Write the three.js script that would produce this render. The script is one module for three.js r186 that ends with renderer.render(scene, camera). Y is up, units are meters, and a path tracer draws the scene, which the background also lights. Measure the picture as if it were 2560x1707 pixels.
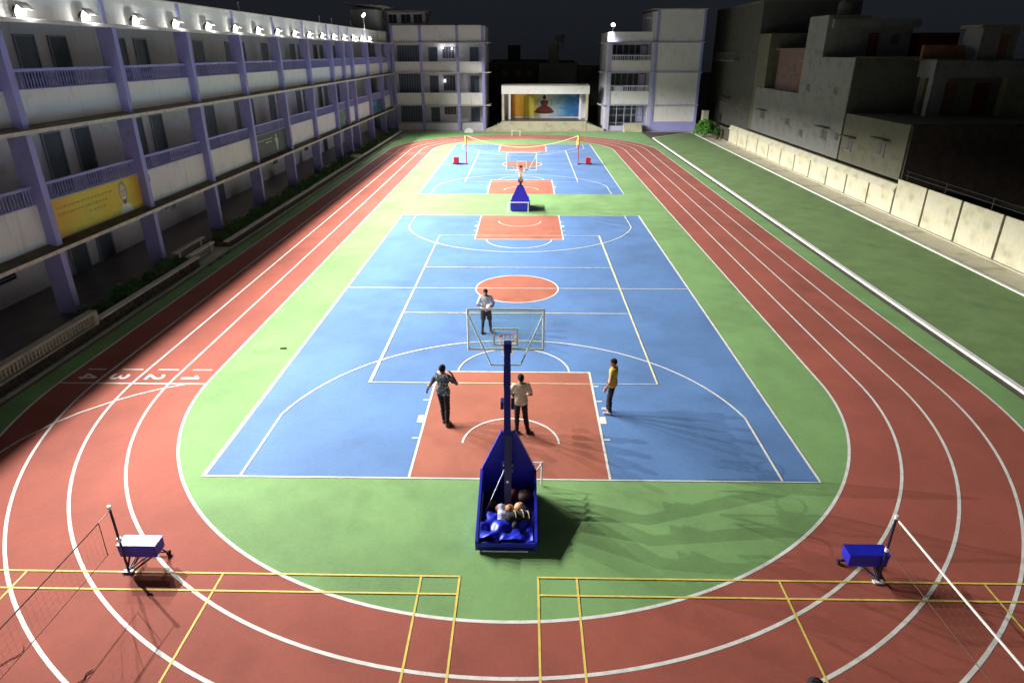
import * as THREE from 'three';
import { mergeGeometries } from 'three/addons/utils/BufferGeometryUtils.js';
import { FontLoader } from 'three/addons/loaders/FontLoader.js';

// ------------------------------------------------------------------ camera, sky, exposure
const scene = new THREE.Scene();
const camera = new THREE.PerspectiveCamera(55.16, 1024 / 682, 0.1, 900);
camera.position.set(0.3553, 9.4834, 27.1468);
camera.lookAt(0.3553 - 0.01953, 9.4834 - 0.40495, 27.1468 - 0.91413);
camera.rotateZ(-0.00185);

const renderer = new THREE.WebGLRenderer({ antialias: true });
renderer.setSize(1024, 682);
renderer.toneMapping = THREE.LinearToneMapping;
renderer.toneMappingExposure = 1;
renderer.shadowMap.enabled = true;
renderer.shadowMap.type = THREE.PCFSoftShadowMap;

{ // night sky over a town: almost black, a little paler towards the horizon
  const w = 64, h = 32, d = new Float32Array(w * h * 4);
  for (let y = 0; y < h; y++) for (let x = 0; x < w; x++) {
    const el = (y + 0.5) / h * 2 - 1, i = (y * w + x) * 4;      // -1 nadir .. 1 zenith
    const k = el < 0 ? 0.35 : 0.55 + 0.45 * Math.exp(-el * 3.0);
    d[i] = 0.0125 * k; d[i + 1] = 0.0145 * k; d[i + 2] = 0.0185 * k; d[i + 3] = 1;
  }
  const sky = new THREE.DataTexture(d, w, h, THREE.RGBAFormat, THREE.FloatType);
  sky.mapping = THREE.EquirectangularReflectionMapping;
  sky.magFilter = sky.minFilter = THREE.LinearFilter;
  sky.needsUpdate = true;
  scene.background = sky;
  scene.environment = sky;
}
const LAMP_POWER = 1140;                       // candela of one floodlight of the row
const LAMP_COLOR = new THREE.Color().setRGB(1, 0.985, 0.94);

// ------------------------------------------------------------------ helpers
let seed = 12345;
function srand(s) { seed = s >>> 0; }
function rnd() { seed = (seed + 0x6D2B79F5) >>> 0; let t = seed; t = Math.imul(t ^ (t >>> 15), t | 1); t ^= t + Math.imul(t ^ (t >>> 7), t | 61); return ((t ^ (t >>> 14)) >>> 0) / 4294967296; }
const R = (a, b) => a + (b - a) * rnd();
const lin = (r, g, b) => new THREE.Color().setRGB(r, g, b);

function lattice(n, s) { srand(s); const a = new Float32Array(n * n); for (let i = 0; i < a.length; i++) a[i] = rnd(); return a; }
function vnoise(lat, n, u, v) {               // tileable value noise, u,v in 0..1
  const x = u * n, y = v * n, xi = Math.floor(x), yi = Math.floor(y);
  let fx = x - xi, fy = y - yi; fx = fx * fx * (3 - 2 * fx); fy = fy * fy * (3 - 2 * fy);
  const a = ((xi % n) + n) % n, b = (a + 1) % n, c = ((yi % n) + n) % n, e = (c + 1) % n;
  return (lat[c * n + a] * (1 - fx) + lat[c * n + b] * fx) * (1 - fy) + (lat[e * n + a] * (1 - fx) + lat[e * n + b] * fx) * fy;
}
function makeTex(size, fn, color = true, linear = false) {
  const d = new Uint8Array(size * size * 4);
  const enc = c => { c = Math.min(1, Math.max(0, c)); return Math.round(255 * (linear ? c : (c <= 0.0031308 ? 12.92 * c : 1.055 * Math.pow(c, 1 / 2.4) - 0.055))); };
  for (let y = 0; y < size; y++) for (let x = 0; x < size; x++) {
    const c = fn(x / size, y / size), i = (y * size + x) * 4;
    if (typeof c === 'number') { d[i] = d[i + 1] = d[i + 2] = enc(c); } else { d[i] = enc(c[0]); d[i + 1] = enc(c[1]); d[i + 2] = enc(c[2]); }
    d[i + 3] = 255;
  }
  const t = new THREE.DataTexture(d, size, size, THREE.RGBAFormat);
  t.wrapS = t.wrapT = THREE.RepeatWrapping; t.magFilter = THREE.LinearFilter; t.minFilter = THREE.LinearMipmapLinearFilter; t.generateMipmaps = true;
  if (color) t.colorSpace = THREE.SRGBColorSpace;
  t.needsUpdate = true; return t;
}
const L4 = lattice(4, 1), L9 = lattice(9, 2), L23 = lattice(23, 3), L61 = lattice(61, 4), L149 = lattice(149, 5), L331 = lattice(331, 6);
const N = (l, n, u, v) => vnoise(l, n, u, v);
// courts: broad mottling of a rolled acrylic coat, darker drying patches, fine grain, scuffs
const scuffs = []; srand(77); for (let i = 0; i < 90; i++) scuffs.push([rnd(), rnd(), R(0.004, 0.03), R(0, Math.PI), R(-0.10, 0.07)]);
const T_court = makeTex(1024, (u, v) => {
  let k = 0.74 + 0.18 * N(L9, 9, u, v) + 0.15 * N(L23, 23, u + 0.3, v) + 0.07 * N(L61, 61, u, v) + 0.10 * (N(L331, 331, u, v) - 0.5);
  const w = N(L4, 4, u, v) * N(L23, 23, v, u); if (w > 0.5) k -= (w - 0.5) * 0.5;
  for (const s of scuffs) {
    let dx = u - s[0], dy = v - s[1]; if (dx > 0.06 || dx < -0.06 || dy > 0.06 || dy < -0.06) continue;
    const c = Math.cos(s[3]), n = Math.sin(s[3]), a = (dx * c + dy * n) / s[2], b = (-dx * n + dy * c) / 0.0016;
    const r = a * a + b * b; if (r < 1) k += s[4] * (1 - r);
  }
  return k * 0.94;
});
const T_wall = makeTex(512, (u, v) => {       // limewash with rain streaks and mould
  const st = N(L61, 61, u, v * 0.12) * N(L9, 9, u, v);
  let k = 0.93 + 0.05 * N(L9, 9, v, u) + 0.04 * N(L149, 149, u, v) - Math.max(0, st - 0.45) * 0.40 - Math.max(0, N(L23, 23, u, v) * N(L4, 4, v, u) - 0.5) * 0.5;
  return [k, k * 0.99, k * 0.965];
});
const T_stain = makeTex(512, (u, v) => {      // old exposed cement: black algae, brown runs
  const a = N(L9, 9, u, v), b = N(L23, 23, u, v), c = N(L61, 61, u, v), e = N(L149, 149, v, u), s = N(L61, 61, u, v * 0.1);
  let k = 1.0 - 0.26 * Math.max(0, a * b - 0.2) * 1.3 - 0.16 * Math.max(0, s * b - 0.35) * 1.4 - 0.07 * c + 0.08 * (e - 0.5);
  return [k, k * (0.985 - 0.03 * a), k * (0.94 - 0.06 * a)];
});
const T_grime = makeTex(512, (u, v) => {      // unpainted wall panels: broad grey green blotches and runs
  const a = N(L9, 9, u, v), b = N(L23, 23, u, v), c = N(L61, 61, v, u), d = N(L61, 61, u, v * 0.15);
  const k = 1.0 - 0.55 * Math.max(0, a - 0.45) * b * 1.5 - 0.22 * Math.max(0, d * b - 0.3) - 0.08 * c;
  return [k, k, k * (0.98 - 0.10 * a)];
});
const T_dark = makeTex(512, (u, v) => {       // weathered ledge tops, paving, stone
  const k = 0.45 + 0.30 * N(L9, 9, u, v) + 0.22 * N(L23, 23, v, u) + 0.20 * N(L149, 149, u, v);
  return [k, k * 0.97, k * 0.93];
});
const T_fine = makeTex(256, (u, v) => 0.5 * N(L149, 149, u, v) + 0.3 * N(L61, 61, u, v) + 0.2 * N(L23, 23, u, v), false, true);
const T_worn = makeTex(512, (u, v) => {       // road paint: scuffed thin in places, grit showing through
  const a = N(L61, 61, u, v), b = N(L149, 149, v, u), c = N(L23, 23, u, v), d = N(L331, 331, u, v);
  return 0.98 - 0.16 * c - 0.5 * Math.max(0, a * b - 0.38) - 0.35 * Math.max(0, d * c - 0.42);
});
const T_cloth = makeTex(256, (u, v) => { const k = 0.72 + 0.22 * N(L9, 9, u, v) + 0.12 * N(L61, 61, v, u) + 0.08 * (N(L149, 149, u, v) - 0.5); return k; });

function mat(rgb, o = {}) {
  const m = new THREE.MeshStandardMaterial({ color: lin(...rgb), roughness: o.rough ?? 0.85, metalness: o.metal ?? 0 });
  if (o.map) { m.map = o.map; }
  if (o.bump) { m.bumpMap = T_fine; m.bumpScale = o.bump; }
  m.userData.tile = o.tile ?? 1;
  if (o.side) m.side = THREE.DoubleSide;
  return m;
}
const M = {
  green: mat([0.195, 0.36, 0.125], { map: T_court, tile: 13, rough: 0.85, bump: 0.001 }),
  red: mat([0.36, 0.088, 0.058], { map: T_court, tile: 17, rough: 0.88, bump: 0.001 }),
  blue: mat([0.10, 0.215, 0.46], { map: T_court, tile: 19, rough: 0.8, bump: 0.001 }),
  keyred: mat([0.42, 0.125, 0.075], { map: T_court, tile: 11, rough: 0.8, bump: 0.001 }),
  white: mat([0.82, 0.81, 0.76], { map: T_worn, tile: 3.1, rough: 0.7 }),
  yellow: mat([0.85, 0.66, 0.14], { map: T_worn, tile: 2.3, rough: 0.7 }),
  soil: mat([0.10, 0.085, 0.06], { map: T_dark, tile: 5, rough: 1, bump: 0.01 }),
  turf: mat([0.175, 0.285, 0.095], { map: T_court, tile: 9, rough: 0.95, bump: 0.006 }),
  conc: mat([0.52, 0.50, 0.43], { map: T_stain, tile: 4, rough: 0.92, bump: 0.003 }),
  cream: mat([0.60, 0.56, 0.43], { map: T_grime, tile: 7, rough: 0.92, bump: 0.003 }),
  joint: mat([0.10, 0.085, 0.06], { map: T_dark, tile: 2 }),
  paint: mat([0.86, 0.86, 0.87], { map: T_wall, tile: 6, rough: 0.85, bump: 0.002 }),
  wallgrey: mat([0.72, 0.71, 0.77], { map: T_wall, tile: 7, rough: 0.9, bump: 0.002 }),
  lav: mat([0.37, 0.38, 0.78], { map: T_wall, tile: 5, rough: 0.7 }),
  lavpale: mat([0.56, 0.55, 0.76], { map: T_wall, tile: 5, rough: 0.75 }),
  ledge: mat([0.20, 0.17, 0.125], { map: T_dark, tile: 2.6, rough: 1, bump: 0.006 }),
  nose: mat([0.74, 0.72, 0.68], { map: T_stain, tile: 2, rough: 0.9 }),
  floor: mat([0.14, 0.125, 0.115], { map: T_dark, tile: 4, rough: 0.35 }),
  door: mat([0.070, 0.105, 0.135], { map: T_cloth, tile: 1.6, rough: 0.55 }),
  frame: mat([0.30, 0.31, 0.42], { rough: 0.7 }),
  unlitpane: mat([0.13, 0.12, 0.11], { map: T_cloth, tile: 0.8, rough: 0.6 }),  // house window panes; the dark of unlit rooms is put into this colour
  unlitglass: mat([0.055, 0.065, 0.078], { rough: 0.12 }),  // opaque pane; darkness of the room behind is painted into its colour
  stone: [0, 1, 2].map(i => mat([[0.115, 0.10, 0.085], [0.085, 0.08, 0.085], [0.15, 0.12, 0.09]][i], { map: T_dark, tile: 0.7, rough: 0.95, bump: 0.012 })),
  hedge: mat([0.055, 0.14, 0.03], { rough: 0.75, side: true }),
  leaf: mat([0.13, 0.33, 0.05], { rough: 0.6, side: true }),
  bark: mat([0.09, 0.065, 0.045], { rough: 1 }),
  steel: mat([0.42, 0.42, 0.43], { rough: 0.45, metal: 0.6 }),
  lampbody: mat([0.06, 0.06, 0.065], { rough: 0.5, metal: 0.4 }),
  navy: mat([0.012, 0.012, 0.15], { rough: 0.45 }),
  royal: mat([0.014, 0.018, 0.50], { map: T_cloth, tile: 1.2, rough: 0.45 }),
  whitemetal: mat([0.88, 0.88, 0.86], { rough: 0.4 }),
  orange: mat([0.75, 0.17, 0.05], { rough: 0.45 }),
  redmetal: mat([0.40, 0.012, 0.02], { rough: 0.45 }),
  yellowpad: mat([0.78, 0.48, 0.08], { map: T_cloth, tile: 0.5, rough: 0.8 }),
  black: mat([0.010, 0.010, 0.011], { rough: 0.85 }),
  net: mat([0.70, 0.68, 0.60], { rough: 0.8 }),
  netdark: mat([0.13, 0.075, 0.05], { rough: 0.8 }),
  strap: mat([0.55, 0.45, 0.25], { rough: 0.8 }),
  rubber: mat([0.02, 0.02, 0.02], { rough: 0.9 }),
};

// geometry helpers: world-space boxes and bars; uv is laid in metres on every face
function bx(x0, x1, y0, y1, z0, z1) {
  const g = new THREE.BoxGeometry(Math.abs(x1 - x0), Math.abs(y1 - y0), Math.abs(z1 - z0));
  g.translate((x0 + x1) / 2, (y0 + y1) / 2, (z0 + z1) / 2); return g;
}
const V = (x, y, z) => new THREE.Vector3(x, y, z);
function bar(a, b, r, n = 8) {
  a = Array.isArray(a) ? V(...a) : a; b = Array.isArray(b) ? V(...b) : b;
  const d = b.clone().sub(a), g = new THREE.CylinderGeometry(r, r, d.length(), n);
  g.applyQuaternion(new THREE.Quaternion().setFromUnitVectors(V(0, 1, 0), d.clone().normalize()));
  const c = a.clone().add(b).multiplyScalar(0.5); g.translate(c.x, c.y, c.z); return g;
}
function beam(a, b, w, h) {                    // rectangular bar from a to b (w across, h upright)
  a = V(...a); b = V(...b); const d = b.clone().sub(a), g = new THREE.BoxGeometry(w, h, d.length());
  const m = new THREE.Matrix4().lookAt(V(0, 0, 0), d.clone().negate(), V(0, 1, 0.0001)); g.applyMatrix4(m);
  const c = a.clone().add(b).multiplyScalar(0.5); g.translate(c.x, c.y, c.z); return g;
}
function tube(pts, r, seg = 24, n = 6, closed = false) { return new THREE.TubeGeometry(new THREE.CatmullRomCurve3(pts.map(p => Array.isArray(p) ? V(...p) : p), closed), seg, r, n, closed); }
function poly(pts, depth, place) {             // extruded outline (xy), then placed by a Matrix4
  const s = new THREE.Shape(pts.map(p => new THREE.Vector2(...p)));
  const g = new THREE.ExtrudeGeometry(s, { depth, bevelEnabled: false }); if (place) g.applyMatrix4(place); return g;
}
function unify(list) {
  list = Array.isArray(list) ? list : [list];
  const out = list.map(g => { g = g.index ? g.toNonIndexed() : g; for (const k of Object.keys(g.attributes)) if (!['position', 'normal', 'uv'].includes(k)) g.deleteAttribute(k); if (!g.attributes.uv) g.setAttribute('uv', new THREE.BufferAttribute(new Float32Array(g.attributes.position.count * 2), 2)); return g; });
  return out.length > 1 ? mergeGeometries(out) : out[0];
}
function metres(g, tile) {
  const p = g.attributes.position, n = g.attributes.normal, uv = g.attributes.uv;
  for (let i = 0; i < p.count; i++) {
    const ax = Math.abs(n.getX(i)), ay = Math.abs(n.getY(i)), az = Math.abs(n.getZ(i));
    let u, v; if (ay > ax && ay > az) { u = p.getX(i); v = p.getZ(i); } else if (ax > az) { u = p.getZ(i); v = p.getY(i); } else { u = p.getX(i); v = p.getY(i); }
    uv.setXY(i, u / tile, v / tile);
  }
  return g;
}
const taken = {};
function numbered(n) { const k = (taken[n] = (taken[n] ?? -1) + 1); return k ? n + '_' + String(k).padStart(3, '0') : n; }
function mesh(geos, m, keepUV) { let g = unify(geos); if (!keepUV) metres(g, m.userData.tile || 1); const o = new THREE.Mesh(g, m); o.castShadow = o.receiveShadow = true; return o; }
function structure(name, geos, m) { const o = mesh(geos, m); o.name = numbered(name); o.userData = { kind: 'structure' }; scene.add(o); return o; }
function single(name, label, category, geos, m, group, keepUV) { const o = mesh(geos, m, keepUV); o.name = numbered(name); o.userData = { label, category }; if (group) o.userData.group = group; scene.add(o); return o; }
function thing(name, label, category, pos = [0, 0, 0], group) { const o = new THREE.Group(); o.name = numbered(name); o.position.set(...pos); o.userData = { label, category }; if (group) o.userData.group = group; scene.add(o); return o; }
// part of a thing; geometry is given in world coordinates and moved to the thing's base
function part(t, name, geos, m, parent, keepUV) {
  const o = mesh(geos, m, keepUV); let root = t; const p = root.position; o.geometry = o.geometry.clone().translate(-p.x, -p.y, -p.z);
  o.name = name; (parent || t).add(o); return o;
}
function piece(parent, name, geo, m, pos) { const o = new THREE.Mesh(geo, m); o.castShadow = o.receiveShadow = true; o.name = name; if (pos) o.position.set(...pos); parent.add(o); return o; }
const sheet = (x0, x1, z0, z1, y) => { const g = new THREE.PlaneGeometry(Math.abs(x1 - x0), Math.abs(z1 - z0)); g.rotateX(-Math.PI / 2); g.translate((x0 + x1) / 2, y, (z0 + z1) / 2); return g; };
function flatShape(shape, y, seg = 48) { const g = new THREE.ShapeGeometry(shape, seg); g.rotateX(-Math.PI / 2); g.translate(0, y, 0); return g; }   // shape (x, -z)
// a painted stripe along points [x,z]
function stripe(pts, w, y, closed = false) {
  const n = pts.length, pos = [], idx = [];
  for (let i = 0; i < n; i++) {
    const a = pts[closed ? (i - 1 + n) % n : Math.max(0, i - 1)], b = pts[closed ? (i + 1) % n : Math.min(n - 1, i + 1)], p = pts[i];
    let tx = b[0] - a[0], tz = b[1] - a[1]; const l = Math.hypot(tx, tz) || 1; tx /= l; tz /= l;
    let k = 1; if (i > 0 && i < n - 1 || closed) { const q = pts[(i - 1 + n) % n]; let sx = p[0] - q[0], sz = p[1] - q[1]; const m = Math.hypot(sx, sz) || 1; k = 1 / Math.max(0.5, (sx * tx + sz * tz) / m); }
    pos.push(p[0] - tz * w / 2 * k, y, p[1] + tx * w / 2 * k, p[0] + tz * w / 2 * k, y, p[1] - tx * w / 2 * k);
  }
  for (let i = 0; i < (closed ? n : n - 1); i++) { const a = i * 2, b = ((i + 1) % n) * 2; idx.push(a, b, a + 1, a + 1, b, b + 1); }
  const g = new THREE.BufferGeometry(); g.setAttribute('position', new THREE.Float32BufferAttribute(pos, 3));
  g.setIndex(idx); g.setAttribute('normal', new THREE.Float32BufferAttribute(pos.map((_, i) => i % 3 === 1 ? 1 : 0), 3));
  g.setAttribute('uv', new THREE.Float32BufferAttribute(new Float32Array(pos.length / 3 * 2), 2));
  const e = idx; // make sure faces look up
  const A = V(pos[e[0] * 3], 0, pos[e[0] * 3 + 2]), B = V(pos[e[1] * 3], 0, pos[e[1] * 3 + 2]), C = V(pos[e[2] * 3], 0, pos[e[2] * 3 + 2]);
  if (B.sub(A).cross(C.sub(A)).y < 0) { for (let i = 0; i < idx.length; i += 3) { const t = idx[i]; idx[i] = idx[i + 1]; idx[i + 1] = t; } g.setIndex(idx); }
  return g;
}
function arc(cx, cz, r, a0, a1, n = 40) { const p = []; for (let i = 0; i <= n; i++) { const a = a0 + (a1 - a0) * i / n; p.push([cx + r * Math.cos(a), cz + r * Math.sin(a)]); } return p; }

// ------------------------------------------------------------------ ground, track, courts
structure('ground', sheet(-220, 220, -330, 90, -0.03), M.soil);
structure('sports_surround', sheet(-15.02, 15.2, -61.2, 24, 0), M.green);
const ZN = 8.73, ZF = -44.2;                                   // centres of the two bends
function stadium(r) { return [...arc(0, ZN, r, 0, Math.PI, 96), ...arc(0, ZF, r, Math.PI, 2 * Math.PI, 96)]; }
const LANES = [9.62, 10.80, 11.97, 13.14, 14.30];
const track = new THREE.Group(); track.name = 'running_track'; track.userData = { kind: 'structure' }; scene.add(track);
{
  const sh = new THREE.Shape(stadium(LANES[4]).map(p => new THREE.Vector2(p[0], -p[1])));
  sh.holes.push(new THREE.Path(stadium(LANES[0]).map(p => new THREE.Vector2(p[0], -p[1])).reverse()));
  const s = mesh(flatShape(sh, 0.004, 4), M.red); s.name = 'track_surface'; track.add(s);
  for (const r of LANES) { const l = mesh(stripe(stadium(r), 0.072, 0.0075, true), M.white); l.name = 'lane_line'; track.add(l); }
  const st = mesh(stripe([[-14.27, 9.2], [-9.65, 9.2]], 0.06, 0.0105), M.white); st.name = 'start_line'; track.add(st);
  const cs = mesh(stripe([[-9.9, 9.2], [-10.16, 9.19], [-10.8, 9.50], [-11.4, 9.92], [-11.85, 10.32], [-12.46, 11.03], [-12.83, 11.65], [-13.15, 12.51], [-13.25, 13.1], [-13.3, 13.9]], 0.055, 0.0130), M.white); cs.name = 'curved_start_line'; track.add(cs);
  for (const [a, b] of [[-13.94, -13.35], [-12.82, -12.13], [-11.63, -10.95], [-10.48, -9.85]]) { const l = mesh(sheet(a, b, 8.19, 8.25, 0.0075), M.white); l.name = 'lane_dash'; track.add(l); }
  // the same set of dashes at the far end of the straight
  for (const x of [-13.7, -12.55, -11.4, -10.2]) { const l = mesh(sheet(x - 0.3, x + 0.3, -41.03, -40.97, 0.0075), M.white); l.name = 'lane_dash'; track.add(l); }
  const st2 = mesh(sheet(-14.27, -9.65, -42.03, -41.97, 0.0105), M.white); st2.name = 'start_line'; track.add(st2);
  const font = await new FontLoader().loadAsync('fonts/droid/droid_sans_bold.typeface.json');
  [['1', -10.3], ['2', -11.46], ['3', -12.62], ['4', -13.62]].forEach(([c, x]) => {
    const g = new THREE.ShapeGeometry(font.generateShapes(c, 0.58), 6); g.computeBoundingBox(); const b = g.boundingBox;
    g.translate(-(b.min.x + b.max.x) / 2, -(b.min.y + b.max.y) / 2, 0); g.scale(0.95, 1.0, 1);
    g.rotateX(-Math.PI / 2); g.rotateY(-Math.PI / 2); g.translate(x, 0.0075, 8.74);
    const l = mesh(g, M.white); l.name = 'lane_number'; track.add(l);
  });
}
function court(name, zc) {
  const c = new THREE.Group(); c.name = name; c.position.set(0, 0, zc); c.userData = { kind: 'structure' }; scene.add(c);
  const add = (n, g, m) => { const o = mesh(g, m); o.name = n; c.add(o); return o; };
  add('court_surface', sheet(-7.5, 7.5, -14, 14, 0.004), M.blue);
  const W = 0.06, y = 0.0108;
  const disc = new THREE.CircleGeometry(1.8, 64); disc.rotateX(-Math.PI / 2); disc.translate(0, 0.0075, 0); add('centre_circle', disc, M.keyred);
  add('circle_line', stripe(arc(0, 0, 1.8, 0, Math.PI * 2 * 63 / 64, 63), W, y + 0.002, true), M.white);
  add('boundary_line', stripe([[-7.5, -14], [7.5, -14], [7.5, 14], [-7.5, 14]], W, y, true), M.white);
  add('halfway_line', sheet(-7.5, 7.5, -0.025, 0.025, y + 0.004), M.white);
  for (const s of [-1, 1]) {
    add('key', sheet(-2.45, 2.45, s * 8.2, s * 14, 0.0075), M.keyred);
    add('key_line', stripe([[-2.45, s * 13.97], [-2.45, s * 8.2], [2.45, s * 8.2], [2.45, s * 13.97]], W, y + 0.002), M.white);
    add('free_throw_arc', stripe(arc(0, s * 8.2, 1.8, s > 0 ? Math.PI : 0, s > 0 ? 2 * Math.PI : Math.PI, 40), W, y + 0.006), M.white);
    add('no_charge_arc', stripe(arc(0, s * 12.425, 1.28, s > 0 ? Math.PI : 0, s > 0 ? 2 * Math.PI : Math.PI, 32), W, y + 0.004), M.white);
    const zb = s * 12.425, t = Math.acos(6.6 / 6.75), a = [];
    a.push([-6.6, s * 13.97], [-6.6, s * 11.6]);
    for (let i = 0; i <= 48; i++) { const th = Math.PI - t - (Math.PI - 2 * t) * i / 48; a.push([6.75 * Math.cos(th), zb - s * 6.75 * Math.sin(th)]); }
    a.push([6.6, s * 11.6], [6.6, s * 13.97]);
    add('three_point_line', stripe(a, W, y + 0.004), M.white);
    for (const d of [-1, 1]) {
      for (const z of [9.15, 10.1, 12.2]) add('lane_mark', sheet(d * 2.49, d * 2.66, s * z - 0.03, s * z + 0.03, y), M.white);
      add('lane_block', sheet(d * 2.49, d * 2.66, s * 11.0, s * 11.38, y), M.white);
    }
  }
  const ym = y + 0.0075;
  add('volleyball_line', stripe([[-4.5, -9], [4.5, -9], [4.5, 9], [-4.5, 9]], 0.055, ym, true), zc ? M.white : M.volley);
  for (const z of [-3, 3]) add('attack_line', sheet(-4.5, 4.5, z - 0.025, z + 0.025, ym + 0.003), zc ? M.white : M.volley);
  return c;
}
M.volley = mat([0.85, 0.80, 0.50], { map: T_cloth, tile: 1.7, rough: 0.7 });
court('basketball_court', 0);
court('basketball_court_far', -34.72).name = 'basketball_court_beyond';
// two badminton courts painted in yellow across the near bend
function badminton(x0, dir) {
  const c = new THREE.Group(); c.name = numbered('badminton_court'); c.position.set(x0, 0, 17.24); c.userData = { kind: 'structure' }; scene.add(c);
  const add = (n, g) => { const o = mesh(g, M.yellow); o.name = n; c.add(o); };
  const w = 0.021, X = v => v * dir; let y = 0.0110;
  const across = (n, u) => add(n, sheet(X(u) - w, X(u) + w, -0.02, 6.12, y));
  const along = (n, z) => add(n, sheet(0, X(13.4), z - w, z + w, y + 0.0032));
  along('side_line', 0); along('side_line', 6.1); along('singles_line', 0.46); along('singles_line', 5.64);
  across('base_line', 0); across('base_line', 13.4); across('long_service_line', 0.76); across('long_service_line', 12.64);
  across('short_service_line', 4.72); across('short_service_line', 8.68);
  add('centre_line', sheet(0, X(4.72), 3.05 - w, 3.05 + w, y + 0.0064)); add('centre_line', sheet(X(8.68), X(13.4), 3.05 - w, 3.05 + w, y + 0.0064));
}
badminton(-0.9, -1); badminton(0.65, 1);
// right-hand side: drain, kerb, artificial turf strip, concrete walk
structure('drain', sheet(15.2, 15.47, -58, 24, -0.012), M.joint);
{
  const g = [bx(15.47, 15.66, -0.03, 0.07, -54.6, 24)];
  const o = structure('turf_kerb', g, M.white); o.name = 'turf_kerb';
  const a = Math.atan2(5.85, 5.8);
  const e = new THREE.BoxGeometry(8.24, 0.10, 0.20); e.rotateY(a); e.translate(18.55, 0.03, -57.6);
  structure('turf_kerb', e, M.white);
  structure('turf_kerb', bx(21.36, 21.56, -0.03, 0.10, -60.55, 24), M.white);
  const sh = new THREE.Shape([[15.63, -24], [21.4, -24], [21.4, 60.5], [15.63, 54.7]].map(p => new THREE.Vector2(...p)));
  const tf = structure('turf_strip', flatShape(sh, 0.05), M.turf);
  structure('walkway', bx(21.56, 23.36, -0.03, 0.05, -61, 24), M.cream);
  structure('forecourt', sheet(-26, 23.36, -61.2, -63.2, -0.008), M.conc);
}
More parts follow.
